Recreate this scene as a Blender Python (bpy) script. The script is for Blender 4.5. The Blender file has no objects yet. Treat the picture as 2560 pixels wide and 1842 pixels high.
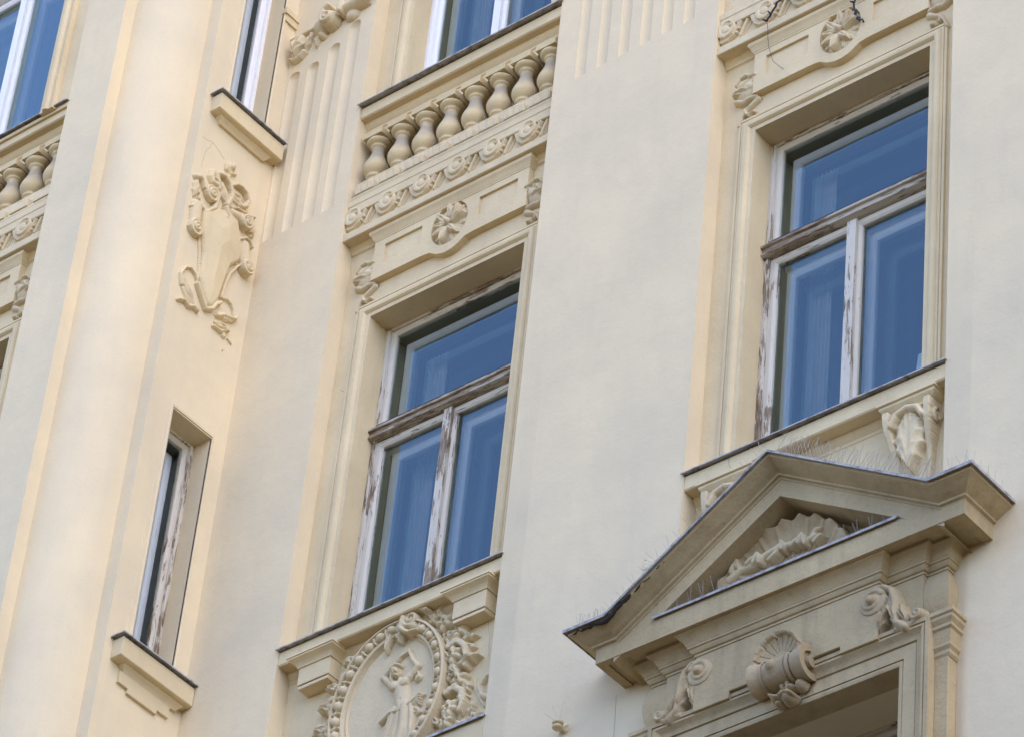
import bpy, math, random
import numpy as np
from mathutils import Matrix, Vector
random.seed(7)
R = math.radians
S = bpy.context.scene
C = S.collection

# ------------------------------------------------------------------ camera
cam_d = bpy.data.cameras.new('camera')
cam = bpy.data.objects.new('camera', cam_d); C.objects.link(cam); S.camera = cam
cam_d.sensor_width = 36.0
cam_d.lens = 36.0 * 10365.6 / 2560
cam_d.clip_end = 3000
right = Vector((0.77447384, 0.6270015, 0.08402025))
up = Vector((0.35967245, -0.54569173, 0.75687268))
back = Vector((0.52040946, -0.55595832, -0.64813913))
m = Matrix.Identity(4)
for i, a in enumerate((right, up, back)):
    for j in range(3):
        m[j][i] = a[j]
m.translation = Vector((0, -14.0, 0))
cam.matrix_world = m

# ------------------------------------------------------------------ world, sun, exposure
SUN_EL, SUN_AZ = 50.0, 75.0      # azimuth: degrees to the right of the facade normal
w = bpy.data.worlds.new('World'); S.world = w; w.use_nodes = True
nt = w.node_tree; bgn = nt.nodes['Background']
sky = nt.nodes.new('ShaderNodeTexSky'); sky.sky_type = 'NISHITA'; sky.sun_disc = False
sky.sun_elevation = R(SUN_EL)
sd = Vector((math.sin(R(SUN_AZ)) * math.cos(R(SUN_EL)), -math.cos(R(SUN_AZ)) * math.cos(R(SUN_EL)), math.sin(R(SUN_EL))))
sky.sun_rotation = math.atan2(sd.x, sd.y)
sky.air_density = 1.0; sky.dust_density = 0.3; sky.ozone_density = 2.5
tint = nt.nodes.new('ShaderNodeMix'); tint.data_type = 'RGBA'; tint.blend_type = 'MULTIPLY'; tint.inputs[0].default_value = 1.0; tint.inputs[7].default_value = (1.04, 0.955, 1.075, 1)
nt.links.new(sky.outputs[0], tint.inputs[6]); nt.links.new(tint.outputs[2], bgn.inputs[0]); bgn.inputs[1].default_value = 0.15
sun_d = bpy.data.lights.new('sun', 'SUN'); sun_d.energy = 0.5; sun_d.angle = R(60); sun_d.color = (0.80, 0.60, 0.26)
sun = bpy.data.objects.new('sun', sun_d); C.objects.link(sun)
sun.rotation_euler = sd.to_track_quat('Z', 'Y').to_euler(); sun.location = (5, -30, 40)
S.view_settings.view_transform = 'Standard'; S.view_settings.look = 'None'
S.view_settings.exposure = 1.78; S.view_settings.gamma = 1.0
S.render.engine = 'CYCLES'

# ------------------------------------------------------------------ materials
def new_mat(name):
    mt = bpy.data.materials.new(name); mt.use_nodes = True
    return mt, mt.node_tree, mt.node_tree.nodes['Principled BSDF']
def N(t, kind, **kw):
    n = t.nodes.new(kind)
    for k, v in kw.items():
        if k.startswith('i_'):
            n.inputs[k[2:].replace('_', ' ')].default_value = v
        else: setattr(n, k, v)
    return n
def ramp(t, src, stops):
    r = t.nodes.new('ShaderNodeValToRGB'); e = r.color_ramp.elements
    while len(e) > 1: e.remove(e[0])
    e[0].position = stops[0][0]; e[0].color = stops[0][1]
    for p, c in stops[1:]:
        q = e.new(p); q.color = c
    t.links.new(src, r.inputs[0]); return r.outputs[0]
def mixc(t, f, a, b, mode='MIX'):
    x = t.nodes.new('ShaderNodeMix'); x.data_type = 'RGBA'; x.blend_type = mode
    for sock, v in ((x.inputs[0], f), (x.inputs[6], a), (x.inputs[7], b)):
        if hasattr(v, 'is_output'): t.links.new(v, sock)
        else: sock.default_value = v
    return x.outputs[2]
def g(v): return (v, v, v, 1)

def plaster(name, base, dirty, speck=0.25, streak=0.25, bump=0.25, seed=0.0):
    mt, t, b = new_mat(name)
    geo = N(t, 'ShaderNodeNewGeometry'); pos = geo.outputs['Position']
    mp = N(t, 'ShaderNodeMapping'); mp.inputs['Location'].default_value = (seed, seed * 2, seed * 3)
    t.links.new(pos, mp.inputs[0]); v = mp.outputs[0]
    big = N(t, 'ShaderNodeTexNoise', i_Scale=1.3, i_Detail=6.0, i_Roughness=0.6); t.links.new(v, big.inputs['Vector'])
    ms = N(t, 'ShaderNodeMapping'); ms.inputs['Scale'].default_value = (1, 1, 0.12); t.links.new(v, ms.inputs[0])
    st = N(t, 'ShaderNodeTexNoise', i_Scale=9.0, i_Detail=5.0, i_Roughness=0.6); t.links.new(ms.outputs[0], st.inputs['Vector'])
    fi = N(t, 'ShaderNodeTexNoise', i_Scale=55.0, i_Detail=5.0, i_Roughness=0.7); t.links.new(v, fi.inputs['Vector'])
    sp = N(t, 'ShaderNodeTexNoise', i_Scale=150.0, i_Detail=2.0); t.links.new(v, sp.inputs['Vector'])
    c1 = mixc(t, ramp(t, big.outputs[0], [(0.35, g(0)), (0.7, g(1))]), (*base, 1), (*[base[i] * 0.4 + dirty[i] * 0.6 for i in range(3)], 1))
    c2 = mixc(t, ramp(t, st.outputs[0], [(0.5, g(0)), (0.8, g(streak))]), c1, (*dirty, 1))
    c3 = mixc(t, ramp(t, fi.outputs[0], [(0.55, g(0)), (0.75, g(speck))]), c2, (*[x * 0.7 for x in dirty], 1))
    c4 = mixc(t, ramp(t, sp.outputs[0], [(0.74, g(0)), (0.80, g(speck * 1.5))]), c3, (*[x * 0.4 for x in dirty], 1))
    t.links.new(c4, b.inputs['Base Color']); b.inputs['Roughness'].default_value = 0.85
    b.inputs['Specular IOR Level'].default_value = 0.2
    bp1 = N(t, 'ShaderNodeBump', i_Strength=bump, i_Distance=0.02); t.links.new(fi.outputs[0], bp1.inputs['Height'])
    wv = N(t, 'ShaderNodeTexNoise', i_Scale=5.0, i_Detail=3.0); t.links.new(v, wv.inputs['Vector'])
    bp2 = N(t, 'ShaderNodeBump', i_Strength=bump, i_Distance=0.06); t.links.new(wv.outputs[0], bp2.inputs['Height'])
    t.links.new(bp1.outputs[0], bp2.inputs['Normal']); t.links.new(bp2.outputs[0], b.inputs['Normal'])
    return mt

WALL = plaster('wall_plaster', (0.775, 0.63, 0.39), (0.61, 0.515, 0.35), speck=0.16, streak=0.30, bump=0.12)
TRIM = plaster('trim_plaster', (0.74, 0.595, 0.35), (0.53, 0.415, 0.24), speck=0.22, streak=0.35, bump=0.18, seed=3.1)
ORN = plaster('ornament_plaster', (0.72, 0.585, 0.355), (0.48, 0.38, 0.23), speck=0.3, streak=0.3, bump=0.22, seed=5.7)
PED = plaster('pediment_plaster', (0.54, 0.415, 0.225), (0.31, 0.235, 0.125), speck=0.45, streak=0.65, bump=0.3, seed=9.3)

def stained(name):       # balusters carry a grey water stain on the upper shoulder of the belly
    mt = plaster(name, (0.67, 0.53, 0.295), (0.50, 0.39, 0.21), speck=0.2, streak=0.3, bump=0.15, seed=4.4)
    t = mt.node_tree; b = t.nodes['Principled BSDF']
    src = b.inputs['Base Color'].links[0].from_socket
    tc = N(t, 'ShaderNodeTexCoord'); sep = N(t, 'ShaderNodeSeparateXYZ'); t.links.new(tc.outputs['Object'], sep.inputs[0])
    nz = N(t, 'ShaderNodeTexNoise', i_Scale=14.0, i_Detail=4.0); gg = N(t, 'ShaderNodeNewGeometry'); t.links.new(gg.outputs['Position'], nz.inputs['Vector'])
    ad = N(t, 'ShaderNodeMath', operation='MULTIPLY_ADD'); ad.inputs[1].default_value = 0.13; t.links.new(nz.outputs[0], ad.inputs[0]); t.links.new(sep.outputs[2], ad.inputs[2])
    f = ramp(t, ad.outputs[0], [(0.25, g(0)), (0.36, g(0.65)), (0.40, g(0.6)), (0.43, g(0))])
    t.links.new(mixc(t, f, src, (0.27, 0.235, 0.20, 1)), b.inputs['Base Color'])
    return mt
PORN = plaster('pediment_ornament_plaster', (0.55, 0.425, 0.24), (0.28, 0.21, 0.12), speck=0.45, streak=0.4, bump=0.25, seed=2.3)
BAL = stained('baluster_plaster')

def metal_mat():
    mt, t, b = new_mat('zinc_flashing')
    tc = N(t, 'ShaderNodeNewGeometry')
    n = N(t, 'ShaderNodeTexNoise', i_Scale=18.0, i_Detail=6.0, i_Roughness=0.7); t.links.new(tc.outputs['Position'], n.inputs['Vector'])
    t.links.new(ramp(t, n.outputs[0], [(0.35, (0.17, 0.15, 0.13, 1)), (0.52, (0.38, 0.36, 0.33, 1)), (0.70, (0.50, 0.46, 0.39, 1))]), b.inputs['Base Color'])
    b.inputs['Metallic'].default_value = 0.0; b.inputs['Roughness'].default_value = 0.6; b.inputs['Specular IOR Level'].default_value = 0.3
    return mt
ZINC = metal_mat()

def wood(name, wear, base=(0.65, 0.585, 0.46)):
    return (wood1(name, wear, base, (1, 1, 0.12)), wood1(name + '_rail', wear, base, (0.16, 1, 1)))
def wood1(name, wear, base, grain):
    mt, t, b = new_mat(name)
    tc = N(t, 'ShaderNodeNewGeometry')
    mp = N(t, 'ShaderNodeMapping'); mp.inputs['Scale'].default_value = grain; t.links.new(tc.outputs['Position'], mp.inputs[0])
    n1 = N(t, 'ShaderNodeTexNoise', i_Scale=38.0, i_Detail=8.0, i_Roughness=0.72, i_Distortion=0.6); t.links.new(mp.outputs[0], n1.inputs['Vector'])
    n2 = N(t, 'ShaderNodeTexNoise', i_Scale=1.7, i_Detail=2.0); t.links.new(tc.outputs['Position'], n2.inputs['Vector'])
    ad = N(t, 'ShaderNodeMath', operation='MULTIPLY_ADD'); ad.inputs[1].default_value = 0.55; t.links.new(n2.outputs[0], ad.inputs[0]); t.links.new(n1.outputs[0], ad.inputs[2])
    f = ramp(t, ad.outputs[0], [(wear, g(0)), (wear + 0.012, g(1))] if wear < 1 else [(0.0, g(0)), (1.0, g(0.02))])
    n3 = N(t, 'ShaderNodeTexNoise', i_Scale=90.0, i_Detail=4.0); t.links.new(mp.outputs[0], n3.inputs['Vector'])
    bare = ramp(t, n3.outputs[0], [(0.3, (0.09, 0.058, 0.03, 1)), (0.7, (0.37, 0.275, 0.175, 1))])
    paint = mixc(t, n3.outputs[0], (*base, 1), (*[x * 0.8 for x in base], 1))
    t.links.new(mixc(t, f, paint, bare), b.inputs['Base Color']); b.inputs['Roughness'].default_value = 0.6
    bp = N(t, 'ShaderNodeBump', i_Strength=0.5, i_Distance=-0.004); t.links.new(f, bp.inputs['Height']); t.links.new(bp.outputs[0], b.inputs['Normal'])
    return mt
W_WORN = wood('peeling_white_wood', 0.875)
W_BAD = wood('badly_peeling_wood', 0.81)
W_BARE = wood('bare_weathered_wood', 0.755, (0.46, 0.40, 0.29))[::-1]
W_NEW = wood('white_painted_wood', 1.25, (0.93, 0.91, 0.87))

def glass_mat(ior=2.15, name='window_glass'):
    mt = bpy.data.materials.new(name); mt.use_nodes = True; t = mt.node_tree; t.nodes.clear()
    out = N(t, 'ShaderNodeOutputMaterial'); mx = N(t, 'ShaderNodeMixShader'); tr = N(t, 'ShaderNodeBsdfTransparent'); gl = N(t, 'ShaderNodeBsdfGlossy')
    tr.inputs[0].default_value = (0.96, 0.98, 0.98, 1); gl.inputs['Roughness'].default_value = 0.0; gl.inputs['Color'].default_value = (0.79, 1.0, 0.99, 1)
    fr = N(t, 'ShaderNodeFresnel', i_IOR=ior)
    geo = N(t, 'ShaderNodeNewGeometry'); n = N(t, 'ShaderNodeTexNoise', i_Scale=2.6, i_Detail=1.0); t.links.new(geo.outputs['Position'], n.inputs['Vector'])
    bp = N(t, 'ShaderNodeBump', i_Strength=0.10, i_Distance=0.02); t.links.new(n.outputs[0], bp.inputs['Height'])
    t.links.new(bp.outputs[0], gl.inputs['Normal'])
    t.links.new(fr.outputs[0], mx.inputs[0]); t.links.new(tr.outputs[0], mx.inputs[1]); t.links.new(gl.outputs[0], mx.inputs[2]); t.links.new(mx.outputs[0], out.inputs[0])
    return mt
GLASS = glass_mat(); GLASS_B = glass_mat(3.2, 'clean_window_glass'); GLASS_C = glass_mat(1.25, 'side_window_glass')
def flat(name, col, rough=0.8, metallic=0.0):
    mt, t, b = new_mat(name)
    geo = N(t, 'ShaderNodeNewGeometry'); n = N(t, 'ShaderNodeTexNoise', i_Scale=7.0, i_Detail=5.0); t.links.new(geo.outputs['Position'], n.inputs['Vector'])
    t.links.new(mixc(t, n.outputs[0], (*col, 1), (*[c * 0.7 for c in col], 1)), b.inputs['Base Color'])
    b.inputs['Roughness'].default_value = rough; b.inputs['Metallic'].default_value = metallic
    return mt
ROOM = flat('room_wall', (0.10, 0.10, 0.10))
JAMB = flat('inner_jamb', (0.30, 0.31, 0.30))
CURTAIN = flat('curtain_cloth', (0.75, 0.75, 0.74))
STEEL = flat('spike_steel', (0.55, 0.52, 0.44), 0.5, 0.2)
DARK = flat('dark_cable', (0.012, 0.014, 0.035), 0.5)
CRACK = flat('crack_dirt', (0.30, 0.235, 0.16))
CAVE = flat('edge_gap_shade', (0.035, 0.028, 0.022), 0.95)  # near-black colour for the shade inside the flashing gap
PAVE = flat('street_stone', (0.15, 0.115, 0.07))

# ------------------------------------------------------------------ mesh helpers
class MB:
    def __init__(s): s.v = []; s.f = []; s.smooth = []; s.mi = []; s.m = 0
    def add(s, vs, fs, sm=False):
        o = len(s.v); s.v += [tuple(map(float, p)) for p in vs]
        for k, f in enumerate(fs): s.f.append(tuple(o + i for i in f)); s.smooth.append(sm); s.mi.append(s.m(k) if callable(s.m) else s.m)
    def box(s, x0, x1, y0, y1, z0, z1):
        s.add([(x0, y0, z0), (x1, y0, z0), (x1, y1, z0), (x0, y1, z0), (x0, y0, z1), (x1, y0, z1), (x1, y1, z1), (x0, y1, z1)],
              [(0, 3, 2, 1), (4, 5, 6, 7), (0, 1, 5, 4), (1, 2, 6, 5), (2, 3, 7, 6), (3, 0, 4, 7)])
        return s
    def prism(s, poly, y0, y1):            # poly of (x, z), counter-clockwise seen from the front (-y)
        n = len(poly)
        vs = [(x, y0, z) for x, z in poly] + [(x, y1, z) for x, z in poly]
        s.add(vs, [tuple(range(n)), tuple(range(2 * n - 1, n - 1, -1))] + [(i, i + n, (i + 1) % n + n, (i + 1) % n) for i in range(n)])
        return s
    def sweep(s, path, prof, sm=False, caps=True):
        """path: (x, y, z) corners in plan; prof: closed loop of (p, dz), p outward (right of travel)"""
        P = [Vector(q) for q in path]; n = len(P); k = len(prof); vs = []
        for i in range(n):
            ns = []
            if i > 0: d = (P[i] - P[i-1]); d = Vector((d.x, d.y)).normalized(); ns.append(Vector((d.y, -d.x)))
            if i < n - 1: d = (P[i+1] - P[i]); d = Vector((d.x, d.y)).normalized(); ns.append(Vector((d.y, -d.x)))
            mt = ns[0] if len(ns) == 1 else (ns[0] + ns[1]) / (1 + ns[0].dot(ns[1]))
            for p, dz in prof: vs.append((P[i].x + mt.x * p, P[i].y + mt.y * p, P[i].z + dz))
        fs = []
        for i in range(n - 1):
            for j in range(k):
                a, b = i * k + j, i * k + (j + 1) % k
                fs.append((a, b, b + k, a + k))
        s.add(vs, fs, sm)
        if caps: s.add(vs[:k], [tuple(range(k))]); s.add(vs[-k:], [tuple(range(k - 1, -1, -1))])
        return s
    def frame(s, path, prof, closed=False, sm=False):
        """path in (x, z); prof: loop of (a, y), a outward = left of travel"""
        P = [Vector(q) for q in path]; n = len(P); k = len(prof); vs = []
        for i in range(n):
            ns = []
            if i > 0 or closed: d = (P[i] - P[i-1]).normalized(); ns.append(Vector((-d.y, d.x)))
            if i < n - 1 or closed: d = (P[(i+1) % n] - P[i]).normalized(); ns.append(Vector((-d.y, d.x)))
            mt = ns[0] if len(ns) == 1 else (ns[0] + ns[1]) / (1 + ns[0].dot(ns[1]))
            for a, y in prof: vs.append((P[i].x + mt.x * a, y, P[i].y + mt.y * a))
        fs = []
        for i in range(n if closed else n - 1):
            for j in range(k):
                a, b = i * k + j, i * k + (j + 1) % k; c = ((i + 1) % n) * k
                fs.append((a, b, c + (j + 1) % k, c + j))
        s.add(vs, fs, sm)
        if not closed: s.add(vs[:k], [tuple(range(k))]); s.add(vs[-k:], [tuple(range(k - 1, -1, -1))])
        return s
    def lathe(s, prof, cx=0, cy=0, seg=32):
        k = len(prof); vs = []
        for i in range(seg):
            a = 2 * math.pi * i / seg
            vs += [(cx + r * math.cos(a), cy + r * math.sin(a), z) for r, z in prof]
        fs = [(i * k + j, ((i + 1) % seg) * k + j, ((i + 1) % seg) * k + j + 1, i * k + j + 1) for i in range(seg) for j in range(k - 1)]
        s.add(vs, fs, True); return s
    def tube(s, pts, rad, seg=6):
        P = [Vector(p) for p in pts]; n = len(P); vs = []
        rad = rad if isinstance(rad, (list, tuple)) else [rad] * n
        for i in range(n):
            d = (P[min(i + 1, n - 1)] - P[max(i - 1, 0)]).normalized()
            a = d.cross(Vector((0.13, 1, 0.21))).normalized(); b = d.cross(a)
            for j in range(seg):
                t = 2 * math.pi * j / seg; q = P[i] + (a * math.cos(t) + b * math.sin(t)) * rad[i]; vs.append(q)
        fs = [(i * seg + j, i * seg + (j + 1) % seg, (i + 1) * seg + (j + 1) % seg, (i + 1) * seg + j) for i in range(n - 1) for j in range(seg)]
        fs += [tuple(range(seg)), tuple(range(n * seg - 1, (n - 1) * seg - 1, -1))]
        s.add(vs, fs, seg > 4); return s
    def build(s, name, mat, parent=None, bevel=0.0, label=None, auto=None, recalc=True):
        me = bpy.data.meshes.new(name); me.from_pydata(s.v, [], s.f)
        me.polygons.foreach_set('use_smooth', s.smooth); me.polygons.foreach_set('material_index', s.mi)
        import bmesh
        bm = bmesh.new(); bm.from_mesh(me)
        if auto: bmesh.ops.remove_doubles(bm, verts=bm.verts, dist=1e-5)
        if recalc: bmesh.ops.recalc_face_normals(bm, faces=bm.faces)
        bm.to_mesh(me); bm.free()
        if auto: me.set_sharp_from_angle(angle=R(auto))
        for q_ in (mat if isinstance(mat, tuple) else (mat,)): me.materials.append(q_)
        o = bpy.data.objects.new(name, me); C.objects.link(o)
        if parent: o.parent = parent
        if bevel:
            b = o.modifiers.new('bevel', 'BEVEL'); b.width = bevel; b.segments = 2; b.limit_method = 'ANGLE'; b.angle_limit = R(35)
        if label: o['label'] = label
        return o

class Relief:
    """carved stucco: a height sheet over a wall (u right, v up, metres), kept only where it stands proud"""
    def __init__(s, u0, u1, v0, v1, res=0.004):
        s.u = np.arange(u0, u1 + res, res); s.w = np.arange(v0, v1 + res, res)
        s.U, s.V = np.meshgrid(s.u, s.w); s.H = np.zeros_like(s.U); s.res = res
    def put(s, h, mode='max'):
        if mode == 'max': s.H = np.maximum(s.H, h)
        elif mode == 'add': s.H = s.H + h
        return s
    def dome(s, cx, cy, rx, ry=None, h=0.03, base=0.0, rot=0.0, p=0.5):
        ry = ry or rx; c, n = math.cos(rot), math.sin(rot)
        x = (s.U - cx) * c + (s.V - cy) * n; y = -(s.U - cx) * n + (s.V - cy) * c
        d = (x / rx) ** 2 + (y / ry) ** 2; k = d < 1
        hh = np.zeros_like(s.H); hh[k] = base + h * (1 - d[k]) ** p
        s.H = np.maximum(s.H, hh); return s
    def poly(s, pts, h, rim=0.03, base=0.0, crown=0.0):
        ins = np.zeros(s.H.shape, bool); D = np.full(s.H.shape, 9.0); n = len(pts)
        for i in range(n):
            (ax, ay), (bx, by) = pts[i], pts[(i + 1) % n]
            c = ((ay > s.V) != (by > s.V)) & (s.U < (bx - ax) * (s.V - ay) / ((by - ay) or 1e-9) + ax); ins ^= c
            dx, dy = bx - ax, by - ay; t = np.clip(((s.U - ax) * dx + (s.V - ay) * dy) / (dx * dx + dy * dy), 0, 1)
            D = np.minimum(D, np.hypot(s.U - ax - t * dx, s.V - ay - t * dy))
        s.H = np.maximum(s.H, np.where(ins, base + h * np.clip(D / rim, 0, 1) ** 0.5 + crown * np.clip(D / 0.15, 0, 1), 0)); return s
    def dig(s, cx, cy, rx, ry, h, rot=0.0):
        c, n = math.cos(rot), math.sin(rot)
        x = (s.U - cx) * c + (s.V - cy) * n; y = -(s.U - cx) * n + (s.V - cy) * c
        d = (x / rx) ** 2 + (y / ry) ** 2; k = d < 1
        s.H[k] = np.maximum(s.H[k] - h * (1 - d[k]) ** 0.5, 0.0); return s
    def stroke(s, pts, r0, r1=None, h=0.02, h1=None, base=0.0, p=0.5, base1=None):
        r1 = r0 if r1 is None else r1; h1 = h if h1 is None else h1; base1 = base if base1 is None else base1; n = len(pts) - 1
        for i in range(n):
            (ax, ay), (bx, by) = pts[i], pts[i + 1]
            ra = r0 + (r1 - r0) * i / n; rb = r0 + (r1 - r0) * (i + 1) / n; rm = max(ra, rb)
            iu = np.where((s.u > min(ax, bx) - rm) & (s.u < max(ax, bx) + rm))[0]; iv = np.where((s.w > min(ay, by) - rm) & (s.w < max(ay, by) + rm))[0]
            if not len(iu) or not len(iv): continue
            sl = (slice(iv[0], iv[-1] + 1), slice(iu[0], iu[-1] + 1)); U, V = s.U[sl], s.V[sl]
            dx, dy = bx - ax, by - ay; L = dx * dx + dy * dy + 1e-12
            t = np.clip(((U - ax) * dx + (V - ay) * dy) / L, 0, 1)
            d = np.hypot(U - ax - t * dx, V - ay - t * dy); r = ra + (rb - ra) * t; T = (i + t) / n
            hh = np.where(d < r, base + (base1 - base) * T + (h + (h1 - h) * T) * np.maximum(1 - (d / r) ** 2, 0) ** p, 0)
            s.H[sl] = np.maximum(s.H[sl], hh)
        return s
    def spiral(s, cx, cy, r0, r1, turns, a0, w0, w1, h, base=0.0, ccw=1, rise=0.0, p=0.5):
        n = max(8, int(turns * 22)); pts = []
        for i in range(n + 1):
            t = i / n; a = a0 + ccw * 2 * math.pi * turns * t; r = r0 + (r1 - r0) * t
            pts.append((cx + r * math.cos(a), cy + r * math.sin(a)))
        return s.stroke(pts, w0, w1, h, base=base, base1=base + rise, p=p)
    def leaf(s, x, y, ang, L, W, h, lobes=3, base=0.0, curl=0.3, rib=0.3, bend=0.0, vein=0.18, dent=0.28):
        c, n = math.cos(ang), math.sin(ang)
        a = ((s.U - x) * c + (s.V - y) * n) / L; b = (-(s.U - x) * n + (s.V - y) * c) / W - bend * a * a
        k = (a > 0) & (a < 1); aa = np.clip(a, 0.0001, 0.9999)
        hw = np.sin(math.pi * aa ** 0.72) ** 0.95 * (1 - dent * np.abs(np.sin(aa * math.pi * lobes)) * (aa > 0.1)); hw = np.maximum(hw, 1e-4)
        q = np.abs(b) / hw; k &= q < 1
        q = np.minimum(q, 1)
        hh = base + h * np.maximum(1 - q ** 2, 0) ** 0.55 * (1 - rib * np.exp(-(b / 0.12) ** 2)) * (0.75 + curl * aa) * (1 - vein * np.cos(q * 3 * math.pi + aa * 12))
        s.H = np.maximum(s.H, np.where(k, hh, 0)); return s
    def flower(s, x, y, r, h, petals=5, base=0.0, a0=0.0, hole=True):
        for i in range(petals):
            a = a0 + 2 * math.pi * i / petals
            s.dome(x + 0.52 * r * math.cos(a), y + 0.52 * r * math.sin(a), r * 0.5, r * 0.36, h * 0.7, base, a)
        s.dome(x, y, r * 0.42, r * 0.42, h, base)
        if hole: s.dig(x, y, r * 0.22, r * 0.22, h * 0.7)
        return s
    def blur(s, n=1):
        for _ in range(n):
            q = np.pad(s.H, 1, mode='edge')
            s.H = np.where(s.H > 0, (q[1:-1, 1:-1] * 4 + q[:-2, 1:-1] + q[2:, 1:-1] + q[1:-1, :-2] + q[1:-1, 2:]) / 8, s.H)
        return s
    def rough(s, amp, f, seed=1):
        r = np.random.RandomState(seed); o = np.zeros_like(s.H)
        for k in range(6):
            a, b, c, d = r.uniform(-f, f, 2).tolist() + r.uniform(0, 6.28, 2).tolist()
            o += np.sin(s.U * a + s.V * b + c)
        s.H = np.where(s.H > 0, np.maximum(s.H + o / 6 * amp, 0.001), 0); return s
    def build(s, name, mat, parent=None, y=0.0, mask=None, label=None):
        H = s.H; ny, nx = H.shape
        anyp = (H[:-1, :-1] > 0) | (H[1:, :-1] > 0) | (H[:-1, 1:] > 0) | (H[1:, 1:] > 0)
        if mask is not None: anyp &= mask[:-1, :-1]
        jj, ii = np.where(anyp); idx = np.arange(ny * nx).reshape(ny, nx)
        q = np.stack([idx[jj, ii], idx[jj, ii + 1], idx[jj + 1, ii + 1], idx[jj + 1, ii]], 1)
        used, inv = np.unique(q, return_inverse=True); q = inv.reshape(q.shape)
        co = np.stack([s.U.ravel()[used], y - np.where(H.ravel()[used] > 0, H.ravel()[used], -0.003), s.V.ravel()[used]], 1)
        me = bpy.data.meshes.new(name); me.vertices.add(len(co)); me.vertices.foreach_set('co', co.ravel().astype('f'))
        me.loops.add(q.size); me.loops.foreach_set('vertex_index', q.ravel().astype('i'))
        me.polygons.add(len(q)); me.polygons.foreach_set('loop_start', np.arange(0, q.size, 4).astype('i'))
        me.update(calc_edges=True); me.validate()
        me.polygons.foreach_set('use_smooth', [True] * len(me.polygons)); me.materials.append(mat)
        o = bpy.data.objects.new(name, me); C.objects.link(o)
        if parent: o.parent = parent
        if label: o['label'] = label
        return o

def empty(name, loc=(0, 0, 0), rz=0.0, parent=None, label=None, cat=None, group=None, kind=None):
    o = bpy.data.objects.new(name, None); C.objects.link(o); o.location = loc; o.rotation_euler = (0, 0, rz); o.empty_display_size = 0.1
    if parent: o.parent = parent
    for k, v in (('label', label), ('category', cat), ('group', group), ('kind', kind)):
        if v: o[k] = v
    return o
def tag(o, label=None, cat=None, group=None, kind=None):
    for k, v in (('label', label), ('category', cat), ('group', group), ('kind', kind)):
        if v: o[k] = v
    return o
def copy_tree(o, parent=None):
    c = o.copy(); C.objects.link(c)
    if parent: c.parent = parent
    for ch in list(o.children): copy_tree(ch, c)
    return c
def thing(name, loc, label, cat, group=None, rz=0.0):
    return empty(name, loc, rz, None, label, cat, group)

def arc(cx, cy, r, a0, a1, n, ry=None):
    ry = ry or r
    return [(cx + r * math.cos(R(a0 + (a1 - a0) * i / n)), cy + ry * math.sin(R(a0 + (a1 - a0) * i / n))) for i in range(n + 1)]

# ------------------------------------------------------------------ measures (metres; facade plane y = 0)
B1, B2, B0 = -13.87, -10.785, -17.285      # bay centres
Y0 = -1.17                                  # front plane of the projecting bay on the left
SILL = 14.86; ST = 4.60                     # sill height and storey height
ZB, ZT = -1.6, 25.5
REC = 0.13                                  # depth of the window bays
XC = -15.545                                # side wall plane
OW = 0.645                                  # half width of window openings

# ------------------------------------------------------------------ setting
gr = MB().box(-160, 160, -160, 160, -1.9, -1.6).build('ground', PAVE); tag(gr, kind='structure')

ho = MB().box(-90, 70, -46, -32, -1.6, 15.5)  # unseen block, added to cut low sky light and bounce warm light
for i in range(30):
    for j in range(4): ho.box(-85 + i * 5, -83.4 + i * 5, -32.0, -31.9, 1 + j * 3.7, 3.3 + j * 3.7)
hb = ho.build('added_bounce_house', flat('bounce_facade', (0.34, 0.22, 0.10))); tag(hb, 'unseen ochre house added behind the camera to bounce warm light', 'building')

# ------------------------------------------------------------------ walls
bld = empty('apartment_building', (0, 0, ZB), 0, None, 'cream stucco apartment building facade with fluted piers and a rounded corner', 'building')
def bpart(mb, name, mat, **k):
    o = mb.build(name, mat, None, **k); o.parent = bld; o.matrix_parent_inverse = Matrix.Translation((0, 0, -ZB)); return o

def fluted(x0, x1, grooves, y=0.0, zbot=17.0, ztop=22.5):
    """front skin of a pier with half-round flutes; grooves: (centre, half width, z bottom, z top)"""
    xs = {x0, x1}
    for c, h, a, b in grooves: xs |= {c + h * math.sin(R(t)) for t in range(-90, 91, 10)}
    for c, h, a, b in grooves: xs |= {c - h - 0.003, c + h + 0.003}
    xs = sorted(xs); zs = {ZB, zbot, ztop, ZT}
    for c, h, a, b in grooves:
        zs |= {a - 0.002, a}; zs |= {b - h + h * math.sin(R(t)) for t in range(0, 91, 10)}; zs |= {b + 0.002}
    zs = sorted(z for z in zs if ZB <= z <= ZT)
    def dep(x, z):
        for c, h, a, b in grooves:
            if abs(x - c) >= h - 1e-6 or z < a - 1e-6 or z > b: continue
            hh = h
            if z > b - h: hh = math.sqrt(max(h * h - (z - b + h) ** 2, 0))
            if abs(x - c) < hh - 1e-6: return 0.62 * math.sqrt(max(hh * hh - (x - c) ** 2, 0)) * (hh / h) ** 0.3
        return 0.0
    vs = [(x, y + dep(x, z), z) for z in zs for x in xs]; n = len(xs)
    fs = [(j * n + i, j * n + i + 1, (j + 1) * n + i + 1, (j + 1) * n + i) for j in range(len(zs) - 1) for i in range(n - 1)]
    mb = MB(); mb.add(vs, fs, True)
    mb.add([(x1, y, ZB), (x1, 0.7, ZB), (x1, 0.7, ZT), (x1, y, ZT), (x0, y, ZB), (x0, 0.7, ZB), (x0, 0.7, ZT), (x0, y, ZT)], [(0, 1, 2, 3), (4, 7, 6, 5)])
    return mb
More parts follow.
